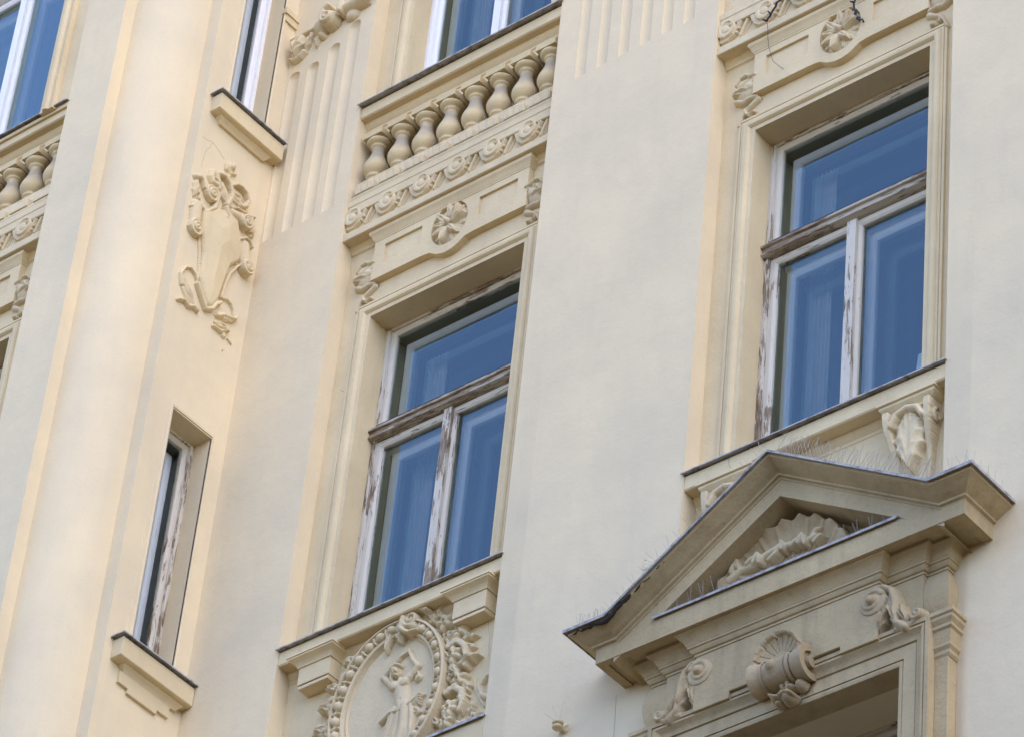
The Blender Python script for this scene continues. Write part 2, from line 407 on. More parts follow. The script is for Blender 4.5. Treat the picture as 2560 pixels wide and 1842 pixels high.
bpart(fluted(XC - 0.3, -14.77, [(-15.475, 0.05, 18.59, 20.17), (-15.298, 0.052, 18.59, 20.17), (-15.115, 0.052, 18.59, 20.25), (-14.942, 0.052, 18.59, 20.38)]), 'pier', WALL, auto=40, label='fluted wall pier in the inner corner beside the projecting bay')
bpart(fluted(-13.02, -11.69, [(-12.796 + 0.175 * k, 0.043, 18.643, 23.0) for k in range(6)]), 'pier', WALL, auto=40, label='wide plain wall pier between the two window columns with flutes at its top')
bpart(fluted(-9.90, -8.57, [(-9.67 + 0.175 * k, 0.043, 18.643, 23.0) for k in range(6)]), 'pier', WALL, auto=40, label='wall pier at the right edge of the photo')

def bay_wall(c, xl, xr, y, openings, zfrom, zto, thick=0.5, extra=0.0):
    """recessed wall of a bay with window openings (z0, z1, half width)"""
    mb = MB(); z = zfrom
    for z0, z1, h in openings:
        mb.box(xl, xr, y, y + thick, z, z0)
        if h > 5: mb.box(xl, xr, y + 0.26, y + thick, z0, z1); z = z1; continue
        mb.box(xl, c - h, y, y + thick, z0, z1); mb.box(c + h, xr, y, y + thick, z0, z1); z = z1
    mb.box(xl, xr, y, y + thick, z, zto)
    return mb
NI = (SILL + ST - 0.85, SILL + ST - 0.20, 9)
ops = [(SILL - 0.02, SILL + 2.66, OW), NI, (SILL + ST - 0.02, SILL + ST + 2.66, OW)]
bpart(bay_wall(B1, -14.80, -12.99, REC, ops, ZB, ZT), 'bay_wall', TRIM, label='recessed bay wall of the left window column')
bpart(bay_wall(B2, -11.72, -9.87, REC, ops, 13.30, ZT), 'bay_wall', TRIM, label='recessed bay wall of the right window column')
lw = MB().box(-11.70, B2 - 0.70, 0.0, 0.6, ZB, 13.45); lw.box(B2 + 0.70, -9.89, 0.0, 0.6, ZB, 13.45)
lw.box(B2 - 0.70, B2 + 0.70, 0.0, 0.6, 12.81, 13.45); lw.box(B2 - 0.70, B2 + 0.70, 0.0, 0.6, ZB, 10.2)
bpart(lw, 'lower_wall', WALL)
bpart(MB().box(-45, 6, 3.0, 14, ZB, ZT).box(-45, -19.6, -0.6, 3.0, ZB, ZT).box(-19.6, XC - 0.31, 0.72, 3.0, ZB, ZT).box(-8.57, 6, 0.0, 3.0, ZB, ZT).box(-19.6, 6, 3.0, 14, ZT, ZT + 0.3), 'house_body', WALL)
# niche behind the balusters is deeper than the bay wall: wall block lies behind it, in shade

# projecting bay on the left: front plane, rounded corner, side wall with two slit windows
fp = MB(); XP = -16.405
fp.box(XP, -16.01, Y0, -0.60, ZB, ZT)
fp.box(-19.6, -18.17, Y0, -0.60, ZB, ZT)
fops = [(SILL - 0.02, SILL + 2.66, OW), (SILL + ST - 0.02, SILL + ST + 2.66, OW)]
bpart(fp, 'pier', WALL, label='narrow grey wall strip left of the rounded corner')
bw = bay_wall(B0, -18.2, XP + 0.01, Y0 + REC, [fops[0], NI], ZB, SILL + ST, 0.42)
b2 = bay_wall(B0, -18.17, XP, Y0, [(SILL + ST - 0.02, SILL + ST + 2.66, OW)], SILL + ST - 0.05, ZT, 0.5)
bw.v += b2.v and []; o_ = len(bw.v); bw.v += b2.v; bw.f += [tuple(i + o_ for i in f) for f in b2.f]; bw.smooth += b2.smooth; bw.mi += b2.mi
bpart(bw, 'bay_wall', TRIM, label='bay wall of the window column at the left edge')
cor = MB()
pts = [(-16.01, -1.07)] + [(-16.01 + 0.36 * math.sin(R(a)), -0.71 - 0.36 * math.cos(R(a))) for a in range(0, 91, 5)]
pts = pts[1:]
n = len(pts); zs = [ZB, 10, 14, 18, ZT]
cor.add([(x, y, z) for z in zs for x, y in pts], [(j * n + i, j * n + i + 1, (j + 1) * n + i + 1, (j + 1) * n + i) for j in range(len(zs) - 1) for i in range(n - 1)], True)
bpart(cor, 'rounded_corner', WALL, label='tall rounded corner column of plain plaster')
sw = MB(); X0s, TH = XC, 0.45
SO = [(SILL - 0.01, 16.79), (SILL + ST - 0.01, 16.79 + ST)]; ya, yb = -0.503, -0.132; z = ZB
for z0, z1 in SO:
    sw.box(XC - TH, XC, -0.71, 0.0, z, z0); sw.box(XC - TH, XC, -0.71, ya, z0, z1); sw.box(XC - TH, XC, yb, 0.0, z0, z1); z = z1
sw.box(XC - TH, XC, -0.71, 0.0, z, ZT)
bpart(sw, 'side_wall', WALL, label='narrow side wall of the projecting bay, facing right')

# ------------------------------------------------------------------ windows
def window(loc, rz, hw, H, trans, label, group, y=0.29, worn=True, mull=True, depth=0.06, glass=None):
    """double casement window: outer frame in y, second (inner) frame behind; local x=0 centre, z=0 sill"""
    t = thing('window', loc, label, 'window', group, rz); glass = glass or GLASS
    A, Bm = (W_BAD, W_WORN) if worn else (W_NEW, W_NEW)
    fr = MB().box(-hw - 0.01, -hw + 0.035, y, y + 0.07, 0, H); fr.box(hw - 0.035, hw + 0.01, y, y + 0.07, 0, H); fr.m = 1; fr.box(-hw + 0.035, hw - 0.035, y, y + 0.07, H - 0.020, H + 0.01)
    fr.box(-hw + 0.035, hw - 0.035, y, y + 0.07, -0.02, 0.05); fr.m = 0
    fr.box(-hw + 0.012, -hw + 0.032, y - 0.008, y, 0.01, H - 0.01); fr.box(hw - 0.032, hw - 0.012, y - 0.008, y, 0.01, H - 0.01)
    fr.build('frame', A, t, 0.003)
    def sash(x0, x1, z0, z1, yy, mat, st=0.055, name='casement', pane=True, bev=0.004):
        o = MB(); o.m = lambda k: (k // 6) % 2
        o = o.frame([(x0, z0), (x0, z1), (x1, z1), (x1, z0)], [(-st, yy + 0.028), (-st, yy + 0.012), (-st + 0.018, yy), (0, yy), (0, yy + 0.045), (-st, yy + 0.045)], closed=True).build(name, mat, t, bev)
        gp = MB(); gp.add([(x0 + st - 0.004, yy + 0.03, z0 + st - 0.004), (x1 - st + 0.004, yy + 0.03, z0 + st - 0.004), (x1 - st + 0.004, yy + 0.03, z1 - st + 0.004), (x0 + st - 0.004, yy + 0.03, z1 - st + 0.004)], [(0, 1, 2, 3)])
        gp.build('pane', glass, o, recalc=False)
        return o
    xi = hw - 0.034
    if trans:
        sash(-xi, xi, trans + 0.06, H - 0.021, y + 0.012, Bm, 0.038, 'top_light')
        tr = MB().sweep([(-hw - 0.004, y + 0.02, trans), (hw + 0.004, y + 0.02, trans)], [(0, 0.055), (0.045, 0.05), (0.068, 0.035), (0.068, 0.015), (0.05, 0.01), (0.05, -0.012), (0.062, -0.02), (0.062, -0.036), (0.03, -0.05), (0, -0.05)])
        tr.build('transom', W_BARE if worn else W_NEW, t, 0.003, label='bare weathered transom bar' if worn else None)
        MB().box(-hw + 0.04, hw - 0.04, y - 0.030, y - 0.012, trans + 0.0565, trans + 0.062).build('drip_strip', DARK, t)
        ct = trans - 0.052
    else: ct = H - 0.021
    if mull:
        sash(-xi, -0.004, 0.05, ct, y + 0.012, Bm, 0.05); sash(0.004, xi, 0.05, ct, y + 0.012, Bm, 0.05)
        MB().sweep([(-0.032, y + 0.012, 0.05), (0.032, y + 0.012, 0.05)], [(0, 0), (0.026, 0), (0.026, ct - 0.05), (0, ct - 0.05)]).build('astragal', A, t, 0.008, label='central strip with peeling paint' if worn else None)
    else:
        sash(-xi, xi, 0.05, ct, y + 0.012, Bm, 0.04)
    yi = y + depth + 0.05; tr2 = trans
    if mull:
        for a, b in ((-xi + 0.05, -0.03), (0.03, xi - 0.05)): sash(a, b, 0.02, (tr2 - 0.10) if tr2 else H - 0.1, yi, W_NEW, 0.06, 'inner_casement')
        MB().box(-0.042, 0.042, yi - 0.012, yi + 0.03, 0.02, (tr2 - 0.10) if tr2 else H - 0.1).build('inner_post', W_NEW, t, 0.004)
        if tr2:
            MB().box(-xi + 0.04, xi - 0.04, yi - 0.01, yi + 0.05, tr2 - 0.10, tr2 - 0.02).build('inner_transom', W_NEW, t, 0.005)
            sash(-xi + 0.05, xi - 0.05, tr2 - 0.02, H - 0.08, yi, W_NEW, 0.06, 'inner_casement')
    else:
        sash(-xi + 0.02, xi - 0.02, 0.02, H - 0.06, yi, W_NEW, 0.05, 'inner_casement')
    jb = MB(); y2 = yi + 0.12
    jb.box(-hw - 0.05, -hw + 0.02 , y + 0.0701, y2, -0.02, H + 0.05); jb.box(hw - 0.02, hw + 0.05, y + 0.0701, y2, -0.02, H + 0.05); jb.box(-hw + 0.02, hw - 0.02, y + 0.0701, y2, H - 0.03, H + 0.05); jb.box(-hw + 0.02, hw - 0.02, y + 0.0701, y2, -0.05, 0.0)
    jb.build('inner_jamb', JAMB, t)
    rm = MB(); D = 2.2 if mull else 0.5; W2 = hw + (0.5 if mull else 0.1)
    rm.add([(-W2, y2, -0.3), (W2, y2, -0.3), (W2, y2 + D, -0.3), (-W2, y2 + D, -0.3), (-W2, y2, H + 0.25), (W2, y2, H + 0.25), (W2, y2 + D, H + 0.25), (-W2, y2 + D, H + 0.25)],
           [(0, 1, 2, 3), (4, 7, 6, 5), (0, 3, 7, 4), (1, 5, 6, 2), (2, 6, 7, 3)])
    rm.build('room', ROOM, t)
    return t

def curtain(t, x0, x1, z0, z1, y):
    xs = np.linspace(x0, x1, 40); vs = []
    for z in (z0, z1):
        for i, x in enumerate(xs): vs.append((x, y + 0.018 * math.sin(i * 0.9) * (1 if z == z0 else 0.7), z))
    mb = MB(); mb.add(vs, [(i, i + 1, i + 41, i + 40) for i in range(39)], True)
    mb.build('curtain', CURTAIN, t)

G1 = 'tall double windows of the facade'
HW_ = 0.64; HH = 2.655
w1 = window((B1, 0, SILL), 0, HW_, HH, 1.76, 'old peeling double casement window above the figure medallion', G1)
w2 = window((B2, 0, SILL), 0, HW_, HH, 1.76, 'old peeling double casement window above the triangular pediment', G1)
w3 = window((B1, 0, SILL + ST), 0, HW_, HH, 1.76, 'smooth white window behind the long balustrade at the top middle', G1, worn=False)
w5 = window((B2, 0, SILL + ST), 0, HW_, HH, 1.76, 'white window of the upper storey above the frieze at the top right', G1, worn=False)
w4 = window((B0, Y0, SILL + ST), 0, HW_, HH, 1.76, 'white window at the top left corner above the short stretch of balustrade', G1, y=0.12, worn=False, glass=GLASS_B)
w6 = window((B0, Y0, SILL), 0, HW_, HH, 1.76, 'window at the left edge below the short stretch of balustrade', G1, worn=True)
w7 = window((B2, 0, 10.2), 0, 0.70, 2.61, 1.76, 'window in deep shade under the pediment at the bottom right', G1, y=0.30)
for ww in (w1, w2, w3, w4): curtain(ww, -0.55, -0.38, 0.0, 2.6, 0.62); curtain(ww, 0.36, 0.55, 0.0, 2.6, 0.62)
cs = (ya + yb) / 2; hs = (yb - ya) / 2
s1 = window((XC, cs, SILL), R(90), hs, 1.93, None, 'narrow slit window with peeling frame low on the side wall', 'slit windows in the side wall', y=0.15, mull=False, depth=0.08, glass=GLASS_C)
s2 = window((XC, cs, SILL + ST), R(90), hs, 1.93, None, 'narrow slit window with clean white frame high on the side wall', 'slit windows in the side wall', y=0.15, worn=False, mull=False, depth=0.08, glass=GLASS_C)

BLIND = flat('grey_blind_cloth', (0.16, 0.145, 0.12))
for ww in (s1, s2):
    bl = MB(); bl.box(-hs, hs, 0.40, 0.405, 0.0, 1.93); bl.build('blind', BLIND, ww)
# ------------------------------------------------------------------ bay dressings
def arch_prof(y, w=0.122):
    return [(-0.003, y + 0.05), (-0.003, y - 0.012), (0.028, y - 0.012), (0.032, y - 0.022), (0.042, y - 0.032), (0.056, y - 0.036), (0.070, y - 0.033), (0.080, y - 0.025),
            (0.083, y - 0.018), (0.098, y - 0.018), (0.100, y - 0.010), (0.104, y - 0.010), (0.106, y - 0.018), (w, y - 0.018), (w, y + 0.05)]
def architrave(c, y, z0, z1, hw, label, group='moulded window surrounds'):
    t = MB().frame([(-hw, 0), (-hw, z1 - z0), (hw, z1 - z0), (hw, 0)], arch_prof(y)).build('window_surround', TRIM, None, auto=25)
    t.location = (c, 0, z0); tag(t, label, 'window surround', group); return t
architrave(B1, REC, SILL, SILL + 2.66, OW, 'moulded surround of the peeling window above the figure medallion')
architrave(B2, REC, SILL, SILL + 2.66, OW, 'moulded surround of the peeling window above the triangular pediment')
architrave(B1, REC, SILL + ST, SILL + ST + 2.66, OW, 'moulded surround of the white window behind the long balustrade')
architrave(B0, Y0 - 0.02, SILL + ST - 0.03, SILL + ST + 2.66, OW, 'raised surround of the white window at the top left corner')
architrave(B0, Y0 + REC, SILL, SILL + 2.66, OW, 'moulded surround at the left edge under the short balustrade')

SL = 0.90
def sill(c, y, z, xl, xr, label, group='window sills with metal flashing', hang=0.045, deep=0.0):
    """continuous window sill with flashing; xl, xr relative to c"""
    t = thing('window_sill', (c, y, z), label, 'sill', group)
    MB().sweep([(xl, REC + 0.04, 0), (xr, REC + 0.04, 0)], [(0, -0.006), (0.16, -0.016), (0.16, -0.108), (0.152, -0.116), (0.075, -0.116), (0.072, -0.13), (0.06, -0.15), (0.045, -0.165), (0.045, -0.185), (0.035, -0.195), (0, -0.195)]).build('sill_slab', TRIM, t, auto=30)
    mb = MB().sweep([(xl - 0.012, REC + 0.15, 0), (xr + 0.012, REC + 0.15, 0)], [(0, 0.012), (0.15 + 0.11 + hang - 0.045 + 0.04, 0.0), (0.15 + 0.11 + hang - 0.045 + 0.042, -0.011), (0.15 + 0.11 + hang - 0.045 + 0.036, -0.011), (0.15 + 0.11 + hang - 0.045 + 0.034, -0.004), (0, 0.006)])
    mb.build('flashing', ZINC, t)
    return t
sl1 = sill(B1, 0, SILL, -14.768 - B1, -13.022 - B1, 'long sill of the peeling window above the figure medallion')
sl2 = sill(B2, 0, SILL, -11.688 - B2, -9.902 - B2, 'long sill of the peeling window above the triangular pediment')

def bracket(x, y, z, label):
    t = thing('sill_bracket', (x, y, z), label, 'bracket', 'square brackets under the sill')
    k = MB().box(-0.125, 0.125, 0.03, REC + 0.01, -0.315, -0.19)
    k.prism([(-0.118, -0.345), (0.118, -0.345), (0.125, -0.322), (-0.125, -0.322)], 0.035, REC + 0.01)
    k.build('block', TRIM, t, 0.003)
    MB().sweep([(-0.125, REC, 0), (-0.125, 0.03, 0), (0.125, 0.03, 0), (0.125, REC, 0)], [(-0.02, -0.19), (0.008, -0.19), (0.012, -0.175), (0.03, -0.155), (0.055, -0.142), (0.055, -0.13), (0.062, -0.13), (0.062, -0.1165), (-0.02, -0.1165)]).build('moulding', TRIM, t, auto=30)
    return t
bracket(B1 - 0.605, 0, SILL, 'square sill bracket left of the medallion')
bracket(B1 + 0.605, 0, SILL, 'square sill bracket right of the medallion')

# side sills
def side_sill(z, label, apron):
    t = thing('window_sill', (XC, cs, z), label, 'sill', 'small sills under the slit windows', R(90))
    a, b = -0.235, 0.312
    MB().sweep([(a, 0.02, 0), (a, -0.0, 0), (b, -0.0, 0)], [(-0.015, -0.01), (0.092, -0.02), (0.092, -0.152), (0.080, -0.158), (-0.015, -0.158)]).build('sill_slab', TRIM, t, 0.003)
    c0, c1 = (-0.20, 0.225) if apron else (-0.215, 0.19)
    MB().sweep([(c0, 0.02, 0), (c0, -0.0, 0), (c1, -0.0, 0), (c1, 0.02, 0)], [(-0.015, -0.157), (0.055, -0.157), (0.052, -0.168), (0.038, -0.180), (0.024, -0.196), (0.022, -0.204), (-0.015, -0.204)]).build('bed_moulding', TRIM, t, auto=30)
    MB().sweep([(a, 0.14, 0), (a, -0.0, 0), (b + 0.005, -0.0, 0)], [(-0.14, 0.014), (0.115, 0.002), (0.117, -0.010), (0.112, -0.010), (0.11, -0.002), (-0.14, 0.008)]).build('flashing', ZINC, t)
    if apron:
        MB().prism([(-0.245, -0.20), (-0.245, -0.285), (-0.16, -0.285), (-0.16, -0.318), (0.10, -0.318), (0.10, -0.285), (0.20, -0.285), (0.20, -0.203)], -0.022, 0.01).build('apron', TRIM, t, 0.003)
    # thin moulding round the opening
    return t
bpart(MB().box(XC - 0.01, XC + 0.03, -0.14, -0.001, 20.68, 20.73).box(XC - 0.01, XC + 0.018, -0.12, -0.001, 20.62, 20.68), 'string_moulding', TRIM)
side_sill(SILL, 'small sill with stepped apron under the peeling slit window', True)
side_sill(SILL + ST, 'small sill under the clean slit window, above the cartouche', False)
for zz, lb in ((0, 'thin moulding round the peeling slit window'), (ST, 'thin moulding round the clean slit window')):
    o = MB().frame([(-hs, 0), (-hs, 1.94), (hs, 1.94), (hs, 0)], [(0, 0.01), (0, -0.008), (0.012, -0.012), (0.018, -0.004), (0.05, -0.004), (0.056, 0.01)]).build('window_surround', WALL, None, auto=30)
    o.location = (XC, cs, SILL + zz); o.rotation_euler = (0, 0, R(90)); tag(o, lb, 'window surround', 'thin mouldings of the slit windows')

# ------------------------------------------------------------------ balustrade and frieze
def bal_prof():
    p = [(0.0, 0.0), (0.074, 0.0), (0.080, 0.010), (0.080, 0.024), (0.073, 0.036), (0.057, 0.042), (0.054, 0.047), (0.046, 0.058), (0.043, 0.072), (0.044, 0.086), (0.050, 0.091), (0.058, 0.096), (0.060, 0.105), (0.055, 0.113), (0.053, 0.118),
         (0.062, 0.126), (0.075, 0.143), (0.084, 0.165), (0.0865, 0.185), (0.083, 0.208), (0.074, 0.235), (0.063, 0.262), (0.053, 0.290), (0.0455, 0.318), (0.0425, 0.342), (0.0425, 0.360), (0.046, 0.368), (0.052, 0.372), (0.056, 0.380), (0.052, 0.388), (0.054, 0.392),
         (0.068, 0.398), (0.080, 0.410), (0.084, 0.422), (0.079, 0.434), (0.064, 0.441), (0.0, 0.441)]
    return p
def scroll_relief(x0, x1, pitch=0.2975, phase=0.0):
    r = Relief(x0, x1, 0.0, 0.245, 0.0032); k = int((x1 - x0) / pitch) + 2
    for i in range(-1, k):
        x = x0 + 0.052 + phase + i * pitch; z = 0.135
        # flat disc volute with a curl cut into it and a band sweeping off to the left below the rim
        r.dome(x, z, 0.068, 0.072, 0.006, base=0.046, p=0.2)
        r.dig(x + 0.010, z + 0.006, 0.050, 0.054, 0.016)
        r.dome(x - 0.002, z - 0.002, 0.030, 0.032, 0.012, base=0.040, p=0.3)
        r.dig(x + 0.034, z + 0.036, 0.016, 0.030, 0.05, R(-40))
        band = [(x + 0.058, z - 0.020), (x + 0.045, z - 0.055), (x + 0.005, z - 0.080), (x - 0.040, z - 0.078), (x - 0.075, z - 0.045), (x - 0.095, z + 0.005), (x - 0.110, z + 0.055), (x - 0.145, z + 0.092)]
        r.stroke(band, 0.011, 0.022, 0.008, base=0.026, base1=0.020, p=0.2)
        r.stroke([(x + 0.100, z - 0.085), (x + 0.172, z + 0.088)], 0.010, 0.010, 0.010, base=0.014, p=0.2)
        r.stroke([(x + 0.128, z - 0.085), (x + 0.190, z + 0.030)], 0.0045, 0.0045, 0.006, base=0.006, p=0.2)
        r.leaf(x + 0.066, z - 0.030, R(66), 0.135, 0.026, 0.028, 2, base=0.006, vein=0.05, curl=0.6)
        r.leaf(x + 0.060, z + 0.040, R(38), 0.085, 0.018, 0.032, 1, base=0.006, vein=0.0)
        r.leaf(x + 0.100, z + 0.025, R(75), 0.085, 0.018, 0.030, 1, base=0.006, vein=0.0)
        for a, b, c in ((0.068, -0.045, 0.013), (0.088, -0.018, 0.011), (0.078, 0.066, 0.012), (0.110, 0.080, 0.010), (0.052, 0.078, 0.010)): r.dome(x + a, z + b, c, c, 0.020, 0.008)
    return r
scr_mesh = {}
def entabl(c, y, z, xl, xr, label_b, label_f, full=True, nb=8, bx0=None, pitch=0.2135):
    """frieze with running scrolls, and on top the balustrade; z = storey sill height above"""
    L = xr - xl
    f = thing('scroll_frieze', (c, y, z), label_f, 'frieze', 'running scroll friezes')
    MB().sweep([(xl, REC + 0.06, 0), (xr, REC + 0.06, 0)], [(0, -0.865), (0.125, -0.865), (0.135, -0.875), (0.165, -0.882), (0.165, -0.93), (0.16, -0.935), (0.16, -1.0), (0.155, -1.005), (0, -1.005)][::-1]).build('band', ORN, f, auto=30)
    # (p measured from REC+.06: 0.165 -> y = 0.025)
    MB().sweep([(xl, REC + 0.06, 0), (xr, REC + 0.06, 0)], [(0, -0.93), (0.125, -0.93), (0.125, -0.69), (0, -0.69)]).build('band_ground', ORN, f)
    MB().sweep([(xl, REC + 0.06, 0), (xr, REC + 0.06, 0)], [(0, -1.24), (0.165, -1.24), (0.17, -1.235), (0.17, -1.18), (0.165, -1.175), (0.125, -1.17), (0.125, -0.93), (0, -0.93)][:2] + [(0.17, -1.236), (0.17, -1.178), (0.15, -1.172), (0.125, -1.165), (0.125, -0.932), (0, -0.932)]).build('lower_slab', ORN, f, auto=30)
    o = scroll_relief(xl, xr).build('scrollwork', ORN, f, y=0.066); o.location = (0, 0, -1.172); o.scale = (1, 1, 1)
    # cavetto under the slab
    MB().sweep([(xl, REC + 0.02, 0), (xr, REC + 0.02, 0)], [(0, -1.235), (0.06, -1.235), (0.055, -1.245), (0.04, -1.262), (0.03, -1.285), (0.03, -1.292), (0.024, -1.292), (0.024, -1.30), (0, -1.30)]).build('cavetto', TRIM, f, auto=30)
    if not full: return f, None
    b = thing('balustrade', (c, y, z), label_b, 'balustrade', 'baluster railings under the upper windows')
    MB().sweep([(xl, REC + 0.12, 0), (xr, REC + 0.12, 0)], [(-0.15, -0.864), (0.205, -0.864), (0.212, -0.84), (0.204, -0.822), (-0.15, -0.820)]).build('base_course', ORN, b, 0.003)
    MB().sweep([(xl, REC + 0.12, 0), (xr, REC + 0.12, 0)], [(0, -0.02), (0.232, -0.02), (0.232, -0.108), (0.222, -0.116), (0.18, -0.118), (0.176, -0.135), (0.164, -0.156), (0.15, -0.17), (0.15, -0.186), (0.14, -0.192), (0.14, -0.262), (-0.15, -0.262), (-0.15, -0.02)][::-1]).build('handrail', TRIM, b, auto=30)
    MB().sweep([(xl - 0.012, REC + 0.15, 0), (xr + 0.012, REC + 0.15, 0)], [(0, 0.012), (0.305, 0.0), (0.307, -0.013), (0.301, -0.013), (0.299, -0.006), (0, 0.006)]).build('flashing', ZINC, b)
    bp = MB().lathe(bal_prof(), seg=40)
    first = None
    for i in range(nb):
        x = bx0 - c + i * pitch
        if first is None:
            o = bp.build('baluster', BAL, b)
            MB().box(-0.082, 0.082, -0.082, 0.082, 0.4395, 0.494).build('cap_block', BAL, o, 0.003)
            MB().box(-0.084, 0.084, -0.084, 0.084, -0.066, 0.0015).build('foot_block', ORN, o, 0.003)
            first = o
        else: o = copy_tree(first, b)
        o.location = (x, 0.118, -0.755)
    return f, b
f1, b1 = entabl(B1, 0, SILL + ST, -14.768 - B1, -13.022 - B1, 'long cream balustrade with stained balusters under the top middle window', 'running scroll frieze under the long balustrade', bx0=-14.655)
f2, _ = entabl(B2, 0, SILL + ST, -11.688 - B2, -9.902 - B2, '', 'running scroll frieze crossed by a dark cable at the top right', full=False)
f0, b0 = entabl(B0, Y0, SILL + ST, -18.17 - B0, XP - B0 - 0.002, 'short stretch of cream balustrade at the left edge', 'running scroll frieze at the left edge', bx0=-18.17 + 0.115, nb=8, pitch=0.2195)

# panel with rosette under the frieze
def rosette_relief():
    r = Relief(-0.16, 0.16, -0.185, 0.185, 0.003)
    r.dome(0, 0, 0.145, 0.168, 0.030, p=0.5)
    rnd = random.Random(4)
    for i in range(12):
        a = 2 * math.pi * i / 12 + 0.2; r.leaf(0.070 * math.cos(a), 0.085 * math.sin(a), a, 0.085, 0.030, 0.028, 1, base=0.006, vein=0.0)
    for x, y, a, L, W, h in ((-0.02, -0.03, -100, 0.13, 0.055, 0.060), (-0.03, -0.03, -150, 0.11, 0.045, 0.055), (0.0, -0.03, -50, 0.11, 0.045, 0.058), (0.02, 0.0, 10, 0.12, 0.055, 0.065), (0.02, 0.03, 55, 0.11, 0.045, 0.058), (-0.03, 0.02, 130, 0.11, 0.05, 0.055), (-0.03, 0.0, 175, 0.10, 0.045, 0.05), (0.0, 0.04, 90, 0.12, 0.045, 0.05)):
        r.leaf(x, y, R(a), L, W, h, 1, base=0.010, vein=0.03, rib=0.25, curl=0.5)
    r.dome(-0.005, 0.005, 0.030, 0.032, 0.075); r.flower(0.035, 0.115, 0.035, 0.045, 5); r.flower(-0.06, 0.09, 0.03, 0.04, 5)
    return r.blur(1)
def leaf_relief():        # shell-like leaf that hangs beside the panel, scroll tail with berries
    r = Relief(-0.17, 0.05, -0.40, 0.03, 0.003)
    r.leaf(0.03, -0.05, R(205), 0.20, 0.10, 0.060, 2, base=0.0, curl=0.5, rib=0.15)
    r.dome(-0.055, -0.125, 0.085, 0.080, 0.050, p=0.6); r.dome(-0.03, -0.10, 0.06, 0.05, 0.062, p=0.6)
    r.stroke([(-0.12, -0.06), (-0.09, -0.015), (-0.045, -0.005), (-0.015, -0.025), (0.02, -0.03)], 0.014, 0.022, 0.065, p=0.5)
    r.stroke([(0.03, -0.22), (-0.01, -0.245), (-0.055, -0.275), (-0.085, -0.325), (-0.10, -0.375)], 0.024, 0.008, 0.030)
    r.stroke([(-0.06, -0.275), (-0.05, -0.315), (-0.02, -0.325), (0.005, -0.315)], 0.012, 0.008, 0.034)
    for a, b in ((-0.105, -0.382), (0.008, -0.315), (-0.03, -0.330)): r.dome(a, b, 0.015, 0.015, 0.030)
    r.stroke([(-0.13, -0.17), (-0.08, -0.20), (-0.03, -0.19), (0.02, -0.20)], 0.022, 0.018, 0.040)
    return r.blur(1)
ros, lea = rosette_relief(), leaf_relief()
ros_o = lea_o = None
